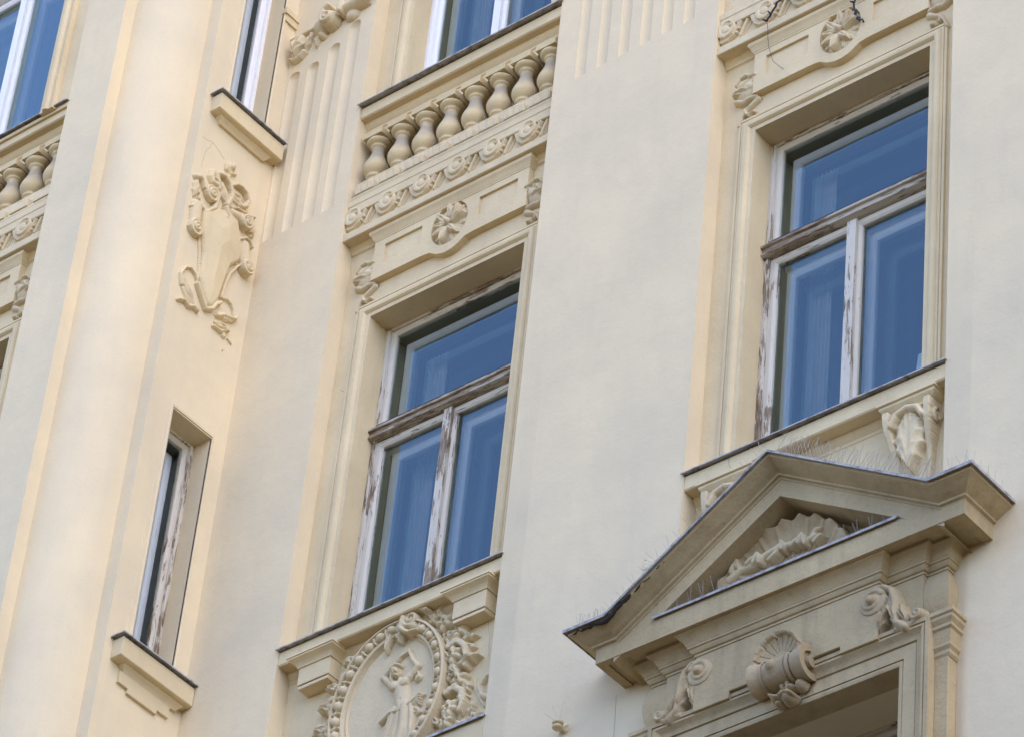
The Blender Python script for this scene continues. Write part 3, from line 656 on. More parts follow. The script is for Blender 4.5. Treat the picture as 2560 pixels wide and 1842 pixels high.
def panel(c, y, z, label):
    t = thing('rosette_panel', (c, y, z), label, 'panel', 'rosette panels over the windows')
    hw = 0.65; zb, zt = -1.66, -1.325; cz = -1.48
    lob = [(-0.225, zb), (-0.20, zb - 0.006), (-0.175, zb - 0.002)] + [(0.205 * math.sin(R(a)), -1.505 - 0.225 * math.cos(R(a)) * 1.0) for a in range(-50, 51, 10)] + [(0.175, zb - 0.002), (0.20, zb - 0.006), (0.225, zb)]
    lob = [(x, min(zz, zb - 0.002) if 2 < i < len(lob) - 3 else zz) for i, (x, zz) in enumerate(lob)]
    px0, px1, pz0, pz1 = 0.24, 0.56, -1.545, -1.38
    rx, rz = 0.152, 0.178
    mb = MB()
    # panel face pieces around the two sunk fields; centre field carries the round recess
    for s in (-1, 1):
        def bx(a, b, c0, d):
            mb.box(min(s * a, s * b), max(s * a, s * b), 0.08, REC + 0.01, c0, d)
        bx(px1, hw, zb, zt); bx(px0, px1, pz1, zt); bx(px0, px1, zb, pz0)
    # centre field with oval hole
    n = 48; outer = []
    top = [(px0, zt), (-px0, zt)]
    ring = [(rx * math.cos(2 * math.pi * i / n), cz + rz * math.sin(2 * math.pi * i / n)) for i in range(n)]
    def bound(a):
        # from the centre outward to the outline of the central field
        dx, dz = math.cos(a), math.sin(a); best = 9
        poly = [(px0, zt), (-px0, zt), (-px0, zb)] + lob + [(px0, zb)]
        for i in range(len(poly)):
            (ax, az), (bx_, bz) = poly[i], poly[(i + 1) % len(poly)]
            ex, ez = bx_ - ax, bz - az; den = dx * ez - dz * ex
            if abs(den) < 1e-9: continue
            tt = ((ax) * ez - (az - cz) * ex) / den; uu = ((ax) * dz - (az - cz) * dx) / den
            if tt > 0 and -1e-6 <= uu <= 1 + 1e-6: best = min(best, tt)
        return (dx * best, cz + dz * best)
    angs = sorted(set([2 * math.pi * i / n for i in range(n)] + [math.atan2(q[1] - cz, q[0]) % (2 * math.pi) for q in [(px0, zt), (-px0, zt), (-px0, zb), (px0, zb)]]))
    k = len(angs)
    inn = [(rx * math.cos(a), cz + rz * math.sin(a)) for a in angs]; out = [bound(a) for a in angs]
    vs = [(x, 0.08, zz) for x, zz in inn] + [(x, 0.08, zz) for x, zz in out] + [(x, REC + 0.01, zz) for x, zz in out] + [(x, 0.112, zz) for x, zz in inn]
    fs = []
    for i in range(k):
        j = (i + 1) % k
        fs += [(i, j, k + j, k + i), (k + i, k + j, 2 * k + j, 2 * k + i), (i, 3 * k + i, 3 * k + j, j)]
    mb.add(vs, fs)
    mb.build('panel_face', TRIM, t)
    sf = MB()
    for s in (-1, 1): sf.add([(s * px0 * 0.99, 0.098, pz0 - .01), (s * px1 * 1.01, 0.098, pz0 - .01), (s * px1 * 1.01, 0.098, pz1 + .01), (s * px0 * 0.99, 0.098, pz1 + .01)], [(0, 1, 2, 3)])
    sf.add([(-0.16, 0.112, cz - 0.18), (0.16, 0.112, cz - 0.18), (0.16, 0.112, cz + 0.18), (-0.16, 0.112, cz + 0.18)], [(0, 1, 2, 3)])
    sf.build('sunk_field', TRIM, t)
    MB().sweep([(-hw, REC, 0), (-hw, 0.08, 0), (hw, 0.08, 0), (hw, REC, 0)], [(-0.02, zt - 0.001), (0.004, zt - 0.001), (0.004, zt + 0.008), (0.014, zt + 0.02), (0.02, zt + 0.04), (0.034, zt + 0.055), (0.034, zt + 0.083), (-0.02, zt + 0.083)]).build('crown_moulding', TRIM, t, auto=30)
    o = ros.build('rosette', ORN, t, y=0.11); o.location = (0, 0, cz)
    for s in (-1, 1):
        o = lea.build('hanging_leaf', ORN, t, y=REC); o.location = (s * (hw + 0.01), 0, -1.47)
        if s > 0: o.scale = (-1, 1, 1)
    return t
panel(B1, 0, SILL + ST, 'panel with flower rosette above the middle peeling window')
panel(B2, 0, SILL + ST, 'panel with flower rosette below the dark cables at the top right')
panel(B0, Y0, SILL + ST, 'panel with hanging leaf, half cut off at the left edge')

# ------------------------------------------------------------------ pier relief at the top of the corner pier
cap = Relief(-0.40, 0.36, -0.30, 0.10, 0.003)
sm = MB()
cap.stroke([(-0.38, 0.03), (0.34, 0.03)], 0.016, 0.016, 0.035, p=0.3)
cap.leaf(-0.27, 0.02, R(-100), 0.20, 0.075, 0.075, 2, curl=0.5); cap.leaf(-0.31, 0.02, R(-80), 0.17, 0.05, 0.06, 2)
cap.stroke([(-0.34, -0.19), (-0.30, -0.215), (-0.25, -0.20), (-0.22, -0.17)], 0.014, 0.02, 0.05)
cap.leaf(-0.17, 0.0, R(-105), 0.17, 0.035, 0.05, 3); cap.leaf(-0.09, -0.05, R(-100), 0.13, 0.03, 0.05, 2)
cap.dome(-0.075, -0.02, 0.075, 0.085, 0.085, p=0.6); cap.dome(-0.06, -0.10, 0.03, 0.03, 0.06); cap.dome(-0.11, -0.13, 0.025, 0.02, 0.05)
cap.dome(0.025, -0.02, 0.072, 0.072, 0.09, base=0.02, p=0.25); cap.spiral(0.03, -0.02, 0.055, 0.012, 1.4, R(120), 0.015, 0.012, 0.016, base=0.105, p=0.4)
cap.stroke([(-0.02, 0.02), (-0.01, 0.07), (0.03, 0.09)], 0.026, 0.02, 0.03, base=0.09)
cap.stroke([(0.14, 0.02), (0.34, 0.03)], 0.05, 0.05, 0.09, p=0.5); cap.stroke([(0.135, -0.01), (0.14, 0.06)], 0.022, 0.022, 0.03, base=0.08)
cap.dome(0.20, -0.04, 0.06, 0.05, 0.05)
o = cap.blur(1).build('scroll_ornament', ORN); o.location = (-15.17, 0, 20.475)
tag(o, 'plaster scroll and leaf ornament above the flutes of the corner pier', 'ornament')

# ------------------------------------------------------------------ cartouche on the side wall
ca = Relief(-0.36, 0.31, -0.70, 0.95, 0.0035)
ca.poly([(-0.219, 0.30), (-0.20, 0.10), (-0.158, -0.058), (-0.14, -0.263), (-0.10, -0.37), (-0.05, -0.44), (0.0, -0.435), (0.045, -0.34), (0.068, -0.182), (0.10, 0.013), (0.167, 0.10), (0.19, 0.20), (0.15, 0.30), (0.105, 0.42), (0.012, 0.44), (-0.09, 0.40), (-0.16, 0.33)], 0.030, 0.02, 0.010, 0.034)
S_ = ca.stroke
def edge(pts, r=0.011, h=0.016, base=0.022, r1=None): S_(pts, r, r1 or r, h, base=base, p=0.4)
S_([(-0.275, 0.277), (-0.262, 0.13)], 0.050, 0.048, 0.045, base=0.010, p=0.6); edge([(-0.318, 0.243), (-0.295, 0.290), (-0.248, 0.305), (-0.216, 0.295)], 0.012)
ca.dome(-0.258, 0.088, 0.060, 0.066, 0.012, base=0.045, p=0.2); ca.dig(-0.256, 0.090, 0.046, 0.052, 0.020); ca.spiral(-0.256, 0.088, 0.034, 0.006, 1.3, R(70), 0.012, 0.010, 0.022, base=0.045, p=0.4)
edge([(-0.205, 0.06), (-0.172, -0.066), (-0.150, -0.218), (-0.150, -0.318)], 0.009, 0.012, 0.012)
edge([(-0.150, -0.325), (-0.105, -0.39), (-0.045, -0.469), (0.009, -0.430), (0.034, -0.370), (0.071, -0.330)], 0.014, 0.022, 0.025)
edge([(0.074, -0.279), (0.085, -0.17), (0.112, -0.047), (0.176, 0.081)], 0.010, 0.016, 0.020)
S_([(0.225, 0.15), (0.195, 0.27)], 0.052, 0.045, 0.05, base=0.015, p=0.6); edge([(0.144, 0.287), (0.180, 0.325), (0.225, 0.325), (0.255, 0.29)], 0.010, 0.016, 0.045)
ca.dome(0.236, 0.092, 0.054, 0.058, 0.012, base=0.070, p=0.2); ca.dig(0.240, 0.092, 0.040, 0.044, 0.022); ca.spiral(0.238, 0.092, 0.030, 0.005, 1.3, R(110), 0.012, 0.009, 0.022, base=0.065, ccw=-1, p=0.4)
S_([(0.141, 0.468), (0.035, 0.445)], 0.050, 0.036, 0.045, base=0.015, p=0.6); edge([(0.015, 0.475), (0.069, 0.512), (0.149, 0.525)], 0.010, 0.014, 0.040)
ca.dome(0.160, 0.448, 0.050, 0.058, 0.012, base=0.065, p=0.2); ca.dig(0.163, 0.448, 0.036, 0.044, 0.022); ca.spiral(0.162, 0.448, 0.028, 0.005, 1.2, R(110), 0.011, 0.009, 0.022, base=0.06, ccw=-1, p=0.4)
ca.leaf(0.215, 0.55, R(-75), 0.17, 0.035, 0.045, 3, base=0.01); ca.leaf(0.20, 0.55, R(15), 0.06, 0.018, 0.05, 1)
for a_, b_ in ((0.240, 0.47), (0.222, 0.42), (0.235, 0.39)): ca.dome(a_, b_, 0.016, 0.016, 0.04)
ca.dome(-0.172, 0.461, 0.062, 0.066, 0.012, base=0.045, p=0.2); ca.dig(-0.170, 0.463, 0.048, 0.052, 0.020); ca.spiral(-0.170, 0.461, 0.036, 0.006, 1.4, R(60), 0.012, 0.010, 0.022, base=0.042, p=0.4)
S_([(-0.121, 0.50), (-0.112, 0.43), (-0.130, 0.36), (-0.178, 0.30)], 0.022, 0.010, 0.022, base=0.030, p=0.3)
S_([(-0.321, 0.508), (-0.292, 0.530), (-0.262, 0.515), (-0.242, 0.464)], 0.026, 0.012, 0.045, p=0.5); ca.leaf(-0.305, 0.50, R(-92), 0.17, 0.035, 0.035, 3)
for a_, b_ in ((-0.275, 0.40), (-0.262, 0.355), (-0.300, 0.37)): ca.dome(a_, b_, 0.015, 0.015, 0.03)
S_([(-0.189, 0.650), (-0.197, 0.600), (-0.175, 0.570), (-0.136, 0.571)], 0.026, 0.022, 0.045, p=0.5)
S_([(-0.129, 0.672), (-0.085, 0.685), (-0.035, 0.655), (-0.005, 0.600), (0.002, 0.55), (-0.026, 0.469)], 0.016, 0.018, 0.030, base=0.030, p=0.3); S_([(-0.16, 0.66), (-0.13, 0.62), (-0.115, 0.56)], 0.040, 0.030, 0.04, p=0.7)
edge([(-0.157, 0.613), (-0.11, 0.60), (-0.068, 0.554)], 0.010, 0.014, 0.030); ca.leaf(-0.10, 0.63, R(-62), 0.20, 0.045, 0.035, 2, base=0.01)
S_([(-0.011, 0.657), (0.030, 0.700), (0.075, 0.712), (0.13, 0.697), (0.158, 0.646), (0.145, 0.59), (0.104, 0.559)], 0.010, 0.018, 0.022, base=0.035, p=0.3); ca.leaf(0.01, 0.66, R(-42), 0.17, 0.055, 0.030, 2, base=0.005); edge([(0.036, 0.622), (0.085, 0.632), (0.129, 0.601)], 0.009, 0.016, 0.025)
ca.dome(-0.025, 0.829, 0.038, 0.046, 0.022); ca.dome(-0.022, 0.832, 0.022, 0.028, 0.026, base=0.022); S_([(-0.080, 0.815), (-0.072, 0.776), (-0.032, 0.764), (0.018, 0.790)], 0.010, 0.013, 0.026); S_([(-0.03, 0.77), (-0.04, 0.70)], 0.022, 0.016, 0.018)
ca.leaf(-0.035, 0.455, R(-70), 0.09, 0.028, 0.035, 1, base=0.035, vein=0.0); ca.dome(-0.024, 0.352, 0.022, 0.030, 0.022, base=0.040)
S_([(-0.279, -0.419), (-0.303, -0.346), (-0.275, -0.270), (-0.225, -0.240), (-0.175, -0.262), (-0.150, -0.300)], 0.013, 0.008, 0.030, p=0.4)
ca.leaf(-0.285, -0.36, R(-48), 0.24, 0.045, 0.045, 2, rib=0.45, curl=0.2); S_([(-0.285, -0.56), (-0.235, -0.530), (-0.19, -0.550), (-0.145, -0.520), (-0.109, -0.527)], 0.012, 0.018, 0.040, p=0.5); ca.leaf(-0.27, -0.43, R(-40), 0.18, 0.03, 0.025, 2)
S_([(0.085, -0.275), (0.130, -0.250), (0.175, -0.262), (0.205, -0.300), (0.215, -0.34)], 0.010, 0.008, 0.028, p=0.4)
S_([(0.073, -0.437), (0.12, -0.400), (0.170, -0.385), (0.223, -0.362), (0.239, -0.320)], 0.020, 0.014, 0.045, p=0.5); ca.leaf(0.06, -0.42, R(10), 0.17, 0.035, 0.035, 2)
ca.leaf(0.055, -0.50, R(5), 0.15, 0.040, 0.045, 2); S_([(0.056, -0.539), (0.118, -0.540), (0.177, -0.490)], 0.014, 0.010, 0.035)
ca.dome(0.157, -0.545, 0.022, 0.026, 0.028); S_([(0.200, -0.545), (0.238, -0.560)], 0.010, 0.006, 0.02); ca.dome(0.175, -0.65, 0.010, 0.016, 0.012)
ca.blur(1); ca.H *= 0.85
o = ca.build('cartouche', TRIM); o.location = (XC, cs - 0.03, 18.17); o.rotation_euler = (0, 0, R(90))
tag(o, 'large plaster cartouche of scrolls and leaves on the narrow side wall', 'cartouche')

# ------------------------------------------------------------------ medallion with dancing figure
MC = (-13.868, 14.19)
med = thing('medallion', (MC[0], 0, MC[1]), 'oval medallion with dancing figure, egg moulding and flower garlands', 'medallion')
n = 72
def ell(a, b, k): t = 2 * math.pi * k / n; return (a * math.cos(t), b * math.sin(t))
rings = [(0.440, 0.545, 0.14), (0.440, 0.545, 0.045), (0.434, 0.539, 0.038), (0.426, 0.531, 0.038), (0.422, 0.527, 0.062), (0.366, 0.471, 0.078), (0.360, 0.465, 0.060), (0.345, 0.45, 0.065), (0.340, 0.445, 0.085), (0.330, 0.435, 0.078), (0.322, 0.427, 0.095), (0.0, 0.0, 0.10)]
mb = MB(); vs = []
for a, b, y in rings: vs += [(ell(a, b, k)[0], y, ell(a, b, k)[1]) for k in range(n)]
mb.add(vs, [(r * n + k, r * n + (k + 1) % n, (r + 1) * n + (k + 1) % n, (r + 1) * n + k) for r in range(len(rings) - 2) for k in range(n)] + [tuple((len(rings) - 2) * n + k for k in range(n))], False)
mb.v = mb.v[:]
mb.build('oval_frame', ORN, med, auto=20)
eg = Relief(-0.45, 0.45, -0.56, 0.56, 0.004)
ne = 56
for k in range(ne):
    t = 2 * math.pi * (k + 0.5) / ne; x, z2 = 0.394 * math.cos(t), 0.499 * math.sin(t)
    a = math.atan2(z2 * 0.62, x)
    if k % 2 == 0: eg.dome(x, z2, 0.028, 0.033, 0.036, rot=a, base=0.008)
    else:
        eg.stroke([(x + 0.025 * math.cos(a), z2 + 0.025 * math.sin(a)), (x - 0.025 * math.cos(a), z2 - 0.025 * math.sin(a))], 0.011, 0.007, 0.024, base=0.004)
        for s in (-1, 1): eg.stroke([(x + 0.02 * math.cos(a), z2 + 0.02 * math.sin(a)), (x - s * 0.024 * math.sin(a), z2 + s * 0.024 * math.cos(a))], 0.008, 0.006, 0.018, base=0.004)
eg.build('egg_moulding', ORN, med, y=0.072)
# figure (relief, 9 cm proud at most), coordinates relative to the oval centre
fg = Relief(-0.24, 0.28, -0.54, 0.34, 0.003)
P_ = lambda x, z: (x + 13.868, z - 14.19)
sL, sR, eL, eR = P_(-13.855, 14.285), P_(-13.72, 14.30), P_(-13.94, 14.375), P_(-13.665, 14.35)
hL, hR = P_(-13.815, 14.475), P_(-13.745, 14.485)
neck, chest, waist, hip = P_(-13.80, 14.31), P_(-13.785, 14.255), P_(-13.765, 14.16), P_(-13.755, 14.09)
fg.stroke([sL, eL], 0.030, 0.022, 0.034); fg.stroke([eL, hL], 0.024, 0.014, 0.034); fg.stroke([sR, eR], 0.030, 0.022, 0.036); fg.stroke([eR, P_(-13.715, 14.42)], 0.024, 0.017, 0.036); fg.stroke([P_(-13.715, 14.42), hR], 0.017, 0.014, 0.036)
for i in range(4): fg.stroke([(hL[0] - 0.004 + i * 0.008, hL[1]), (hL[0] + 0.012 + i * 0.010, hL[1] + 0.022 - 0.003 * i)], 0.006, 0.005, 0.034)
fg.stroke([hL, (hL[0] + 0.03, hL[1] + 0.008), (hR[0], hR[1] + 0.005)], 0.013, 0.012, 0.034)
for i in range(4): fg.stroke([(hR[0] - 0.01 + i * 0.007, hR[1]), (hR[0] - 0.014 + i * 0.007, hR[1] + 0.022 - 0.003 * abs(i - 1))], 0.006, 0.005, 0.036)
fg.stroke([chest, neck], 0.024, 0.019, 0.034)
fg.stroke([sL, chest, sR], 0.036, 0.036, 0.038); fg.stroke([chest, waist, hip], 0.068, 0.056, 0.044, p=0.6)
fg.dome(chest[0] - 0.032, chest[1] + 0.0, 0.028, 0.028, 0.014, base=0.040); fg.dome(chest[0] + 0.036, chest[1] + 0.006, 0.028, 0.028, 0.014, base=0.040)
fg.dig(waist[0] + 0.005, waist[1] - 0.02, 0.006, 0.008, 0.01)
hd = P_(-13.832, 14.372)
fg.dome(hd[0], hd[1], 0.034, 0.045, 0.052, rot=R(15)); fg.dome(hd[0] - 0.016, hd[1] + 0.02, 0.036, 0.034, 0.050)
fg.stroke([(hd[0] - 0.03, hd[1] + 0.028), (hd[0], hd[1] + 0.045), (hd[0] + 0.03, hd[1] + 0.03)], 0.013, 0.011, 0.022, base=0.034)
fg.stroke([(hd[0] + 0.009, hd[1] + 0.008), (hd[0] + 0.014, hd[1] - 0.010)], 0.006, 0.007, 0.014, base=0.050)
for s in (-0.006, 0.024): fg.dig(hd[0] + s, hd[1] + 0.009, 0.007, 0.005, 0.012)
fg.dig(hd[0] + 0.011, hd[1] - 0.022, 0.009, 0.0035, 0.01); fg.dome(hd[0] + 0.01, hd[1] - 0.033, 0.012, 0.009, 0.012, base=0.04)
fg.stroke([(hd[0] - 0.038, hd[1] + 0.01), (hd[0] - 0.034, hd[1] - 0.035), (hd[0] - 0.02, hd[1] - 0.065)], 0.013, 0.009, 0.04)
fg.dome(P_(-13.655, 14.265)[0], P_(0, 14.265)[1], 0.034, 0.032, 0.032); fg.stroke([P_(-13.68, 14.29), P_(-13.65, 14.30), P_(-13.64, 14.26), P_(-13.665, 14.24)], 0.010, 0.008, 0.04)
# draped skirt, swirling to the right, with bunched waist roll
rnd = random.Random(11)
hx, hz = hip
for i in range(8):
    x = hx - 0.075 + 0.021 * i
    fg.stroke([(x, hz + 0.005), (x + 0.006 * (i - 4), hz - 0.10), (x + 0.013 * (i - 5), hz - 0.22), (x + 0.015 * (i - 5) - 0.01, hz - 0.40)], 0.020, 0.024, 0.034 + 0.008 * (i % 2))
fg.stroke([(hx + 0.03, hz), (hx + 0.035, hz - 0.18), (hx + 0.0, hz - 0.34)], 0.045, 0.034, 0.052)
for i in range(5): fg.stroke([(hx - 0.15, hz - 0.065 + 0.008 * i), (hx - 0.08, hz - 0.02 + 0.010 * i), (hx, hz - 0.03 + 0.013 * i), (hx + 0.08, hz - 0.005 + 0.010 * i), (hx + 0.145, hz + 0.035 - 0.018 * i)], 0.010, 0.008, 0.048 - 0.004 * i)
fg.leaf(hx + 0.02, hz - 0.02, R(18), 0.16, 0.055, 0.040, 2); fg.leaf(hx + 0.05, hz - 0.05, R(-10), 0.13, 0.05, 0.032, 2, bend=-0.6)
for i in range(7): fg.stroke([(-0.06 - 0.012 * i, 0.02 - 0.02 * i), (-0.075 - 0.010 * i, -0.05 - 0.02 * i)], 0.007, 0.004, 0.010)
fg.leaf(-0.14, -0.30, R(-80), 0.18, 0.05, 0.03, 4)
o = fg.blur(1).build('figure', ORN, med, y=0.102)
# garlands and ribbon
ga = Relief(-0.62, 0.80, -0.50, 0.64, 0.004)
gp = lambda x, z: P_(x, z)
for x, z, r, h, k in ((-13.49, 14.60, 0.075, 0.10, 5), (-13.375, 14.495, 0.070, 0.09, 5), (-13.47, 14.49, 0.055, 0.075, 5), (-13.40, 14.32, 0.075, 0.105, 6), (-13.335, 14.12, 0.068, 0.095, 5), (-13.39, 13.945, 0.072, 0.085, 6), (-13.415, 13.865, 0.055, 0.075, 5), (-13.19, 13.80, 0.058, 0.075, 5), (-13.29, 13.775, 0.060, 0.085, 5), (-13.42, 14.19, 0.05, 0.08, 5), (-13.28, 14.06, 0.04, 0.06, 5)):
    ga.flower(*gp(x, z), r, h, k, a0=rnd.uniform(0, 1.2))
for x, z, a, L, W_, h in ((-13.41, 14.62, 20, 0.12, 0.04, 0.05), (-13.40, 14.56, 60, 0.10, 0.04, 0.06), (-13.36, 14.44, -10, 0.13, 0.035, 0.06), (-13.46, 14.42, 25, 0.12, 0.035, 0.085), (-13.33, 14.37, -20, 0.09, 0.035, 0.05), (-13.36, 14.23, 10, 0.17, 0.04, 0.09), (-13.42, 14.26, -50, 0.14, 0.04, 0.08), (-13.45, 14.18, -100, 0.12, 0.03, 0.06), (-13.35, 14.02, -20, 0.10, 0.04, 0.05), (-13.47, 13.86, 120, 0.10, 0.03, 0.06), (-13.25, 13.86, 60, 0.09, 0.03, 0.05), (-13.40, 13.80, -80, 0.12, 0.04, 0.06), (-13.53, 14.66, 120, 0.10, 0.03, 0.06), (-13.58, 14.70, 160, 0.10, 0.03, 0.06),
                        (-14.20, 14.64, 200, 0.10, 0.05, 0.07), (-14.25, 14.58, 230, 0.13, 0.04, 0.05), (-14.30, 14.46, 170, 0.12, 0.045, 0.07), (-14.31, 14.42, 225, 0.14, 0.04, 0.06), (-14.33, 14.33, 180, 0.12, 0.05, 0.08), (-14.36, 14.22, 215, 0.14, 0.05, 0.07), (-14.33, 14.16, 170, 0.14, 0.05, 0.08), (-14.35, 14.05, 200, 0.14, 0.05, 0.07), (-14.30, 13.95, 220, 0.14, 0.05, 0.07)):
    ga.leaf(*gp(x, z), R(a), L, W_, h, 3)
for x, z, r in ((-14.22, 14.62, 0.04), (-14.34, 14.30, 0.045), (-14.37, 14.14, 0.05), (-14.36, 13.98, 0.05)): ga.flower(*gp(x, z), r * 1.2, 0.075, 5, a0=0.5)
# ribbons: curled bands
ga.stroke([gp(-13.44, 14.40), gp(-13.38, 14.42), gp(-13.32, 14.37), gp(-13.29, 14.28), gp(-13.29, 14.20)], 0.024, 0.014, 0.010, base=0.055, p=0.25)
ga.stroke([gp(-13.42, 14.06), gp(-13.36, 14.08), gp(-13.30, 14.03), gp(-13.285, 13.95), gp(-13.30, 13.89)], 0.024, 0.016, 0.010, base=0.050, p=0.25)
ga.stroke([gp(-13.05, 14.10), gp(-13.14, 14.09), gp(-13.19, 14.04), gp(-13.17, 13.97), gp(-13.10, 13.92), gp(-13.07, 13.87)], 0.022, 0.018, 0.03, base=0.0)
ga.stroke([gp(-13.24, 14.12), gp(-13.22, 14.02), gp(-13.17, 13.93), gp(-13.14, 13.88)], 0.008, 0.008, 0.02)
# bow at the crown of the oval
ga.leaf(*gp(-13.90, 14.73), R(-98), 0.20, 0.032, 0.045, 1, base=0.05, vein=0.0, rib=0.5)
ga.stroke([gp(-13.79, 14.72), gp(-13.80, 14.65), gp(-13.74, 14.60), gp(-13.66, 14.585)], 0.022, 0.010, 0.03, base=0.085, p=0.3)
ga.leaf(*gp(-13.85, 14.70), R(-72), 0.15, 0.065, 0.10, 3); ga.leaf(*gp(-13.95, 14.68), R(200), 0.10, 0.035, 0.09, 2); ga.leaf(*gp(-13.82, 14.73), R(150), 0.14, 0.04, 0.10, 3)
ga.spiral(*gp(-13.735, 14.70), 0.052, 0.010, 1.5, R(180), 0.016, 0.012, 0.03, base=0.075); ga.stroke([gp(-13.79, 14.745), gp(-13.70, 14.765), gp(-13.62, 14.73)], 0.018, 0.016, 0.03, base=0.07)
ga.flower(*gp(-13.60, 14.68), 0.045, 0.07, 5); ga.leaf(*gp(-13.56, 14.72), R(60), 0.08, 0.03, 0.07, 2)
ga.rough(0.006, 180, 3)
ga.blur(1).build('garland', ORN, med, y=REC)

# ledge under the medallion with flashing
lg = thing('ledge', (B1, 0, 13.70), 'small zinc covered ledge below the flower garland of the medallion', 'ledge')
MB().box(-13.50 - B1, -13.022 - B1, 0.0, REC + 0.02, -0.35, -0.012).build('ledge_slab', TRIM, lg, 0.003)
MB().sweep([(-13.50 - B1, REC + 0.02, 0), (-13.012 - B1, REC + 0.02, 0)], [(0, 0.006), (0.17, -0.002), (0.172, -0.022), (0.166, -0.022), (0.164, -0.008), (0, 0.0)]).build('flashing', ZINC, lg)

# ------------------------------------------------------------------ leaf consoles under the sill of the pediment bay
con = Relief(-0.20, 0.20, -0.66, 0.0, 0.0035)
cv = np.interp(con.V, [-0.60, -0.56, -0.5, -0.3, -0.1, 0.0], [0.108, 0.108, 0.112, 0.125, 0.155, 0.16])
prof = np.interp(con.V, [-0.62, -0.6, -0.575, -0.57, -0.5, -0.42, -0.3, -0.2, -0.12, -0.05, 0.0], [0.0, 0.03, 0.035, 0.022, 0.02, 0.026, 0.045, 0.085, 0.115, 0.125, 0.125])
q = np.abs(con.U) / cv
con.put(np.where(q < 1, np.where(q > 0.72, prof, prof * 0.55), 0))
con.stroke([(-0.13, -0.10), (-0.115, -0.3), (-0.10, -0.56)], 0.012, 0.010, 0.012, base=0.05, base1=0.02); con.stroke([(0.13, -0.10), (0.115, -0.3), (0.10, -0.56)], 0.012, 0.010, 0.012, base=0.05, base1=0.02)
con.leaf(0.0, -0.030, R(-90), 0.39, 0.118, 0.062, 5, base=0.062, rib=0.25, curl=-0.1, vein=0.10, dent=0.22)
con.stroke([(-0.105, -0.10), (-0.07, -0.035), (0.0, -0.012), (0.07, -0.035), (0.105, -0.10)], 0.020, 0.020, 0.030, base=0.10)
con.dome(-0.05, -0.625, 0.04, 0.03, 0.06); con.dome(0.05, -0.625, 0.045, 0.032, 0.07); con.dome(0.0, -0.63, 0.03, 0.03, 0.05)
con.blur(1)
def console(x, label):
    t = thing('leaf_console', (x, 0, SILL), label, 'console', 'leaf consoles under the sill')
    o = con.build('scroll_body', ORN, t, y=REC); o.location = (0, 0, -0.19)
    MB().sweep([(-0.15, REC, 0), (-0.15, 0.045, 0), (0.15, 0.045, 0), (0.15, REC, 0)], [(-0.02, -0.195), (0.0, -0.195), (0.004, -0.18), (0.02, -0.165), (0.032, -0.15), (0.032, -0.135), (0.045, -0.13), (0.045, -0.1165), (-0.02, -0.1165)]).build('cap_moulding', TRIM, t, auto=30)
    for s in (-1, 1):
        v = MB()
        pts = [(0.045 * (1 - k / 26) * math.cos(k * 0.5), 0.055 * (1 - k / 26) * math.sin(k * 0.5)) for k in range(22)]
        v.tube([(s * 0.157, 0.085 + a, -0.285 + b) for a, b in pts], [0.016 - 0.0004 * k for k in range(22)], 8)
        v.build('volute', ORN, t)
    return t
console(B2 + 0.62, 'plaster leaf console at the right end of the sill, above the spikes')
console(B2 - 0.62, 'plaster leaf console half hidden by the left slope of the pediment')

# ------------------------------------------------------------------ pediment over the lower window
PX, PZ = B2, 0
ped = thing('pediment', (PX, 0, 13.485), 'triangular window pediment with shell and zinc covered slopes', 'pediment')
h1, yf = 1.21, -0.265
KN, EAR, SLOPE = 1.065, 0.085, 0.640
cr = [(-0.02, 0.0), (0.0, 0.0), (0.004, 0.012), (0.02, 0.018), (0.022, 0.030), (0.030, 0.036), (0.05, 0.045), (0.072, 0.058), (0.095, 0.075), (0.115, 0.085), (0.118, 0.100), (0.118, 0.108), (-0.02, 0.108)]
zc = 0.072
path = [(-h1, 0.0, zc), (-h1, yf, zc), (-KN, yf, zc), (0, yf, zc + KN * SLOPE), (KN, yf, zc), (h1, yf, zc), (h1, 0.0, zc)]
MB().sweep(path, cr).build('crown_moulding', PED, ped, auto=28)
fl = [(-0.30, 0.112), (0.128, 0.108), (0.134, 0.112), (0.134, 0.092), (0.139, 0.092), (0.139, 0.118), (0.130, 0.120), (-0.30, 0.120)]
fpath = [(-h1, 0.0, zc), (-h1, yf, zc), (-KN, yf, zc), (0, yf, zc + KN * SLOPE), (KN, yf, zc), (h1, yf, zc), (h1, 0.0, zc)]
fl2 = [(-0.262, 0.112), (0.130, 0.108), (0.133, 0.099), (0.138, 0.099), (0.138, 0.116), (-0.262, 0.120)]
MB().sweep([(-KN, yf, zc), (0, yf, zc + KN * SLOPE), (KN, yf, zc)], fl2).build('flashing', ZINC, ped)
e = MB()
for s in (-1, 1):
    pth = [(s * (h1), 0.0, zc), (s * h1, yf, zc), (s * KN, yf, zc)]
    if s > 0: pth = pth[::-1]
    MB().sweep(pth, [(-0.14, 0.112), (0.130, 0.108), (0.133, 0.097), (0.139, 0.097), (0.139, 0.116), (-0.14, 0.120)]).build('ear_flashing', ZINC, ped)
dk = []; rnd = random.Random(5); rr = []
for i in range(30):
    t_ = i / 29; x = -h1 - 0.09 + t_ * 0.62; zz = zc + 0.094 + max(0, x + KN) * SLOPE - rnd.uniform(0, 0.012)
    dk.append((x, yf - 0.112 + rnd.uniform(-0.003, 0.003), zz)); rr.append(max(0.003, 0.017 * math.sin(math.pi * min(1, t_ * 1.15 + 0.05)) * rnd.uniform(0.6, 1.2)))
MB().tube(dk, rr, 7).build('decayed_gap_shade', CAVE, ped)  # dark tube stands in for the shade of the ragged gap under damaged flashing
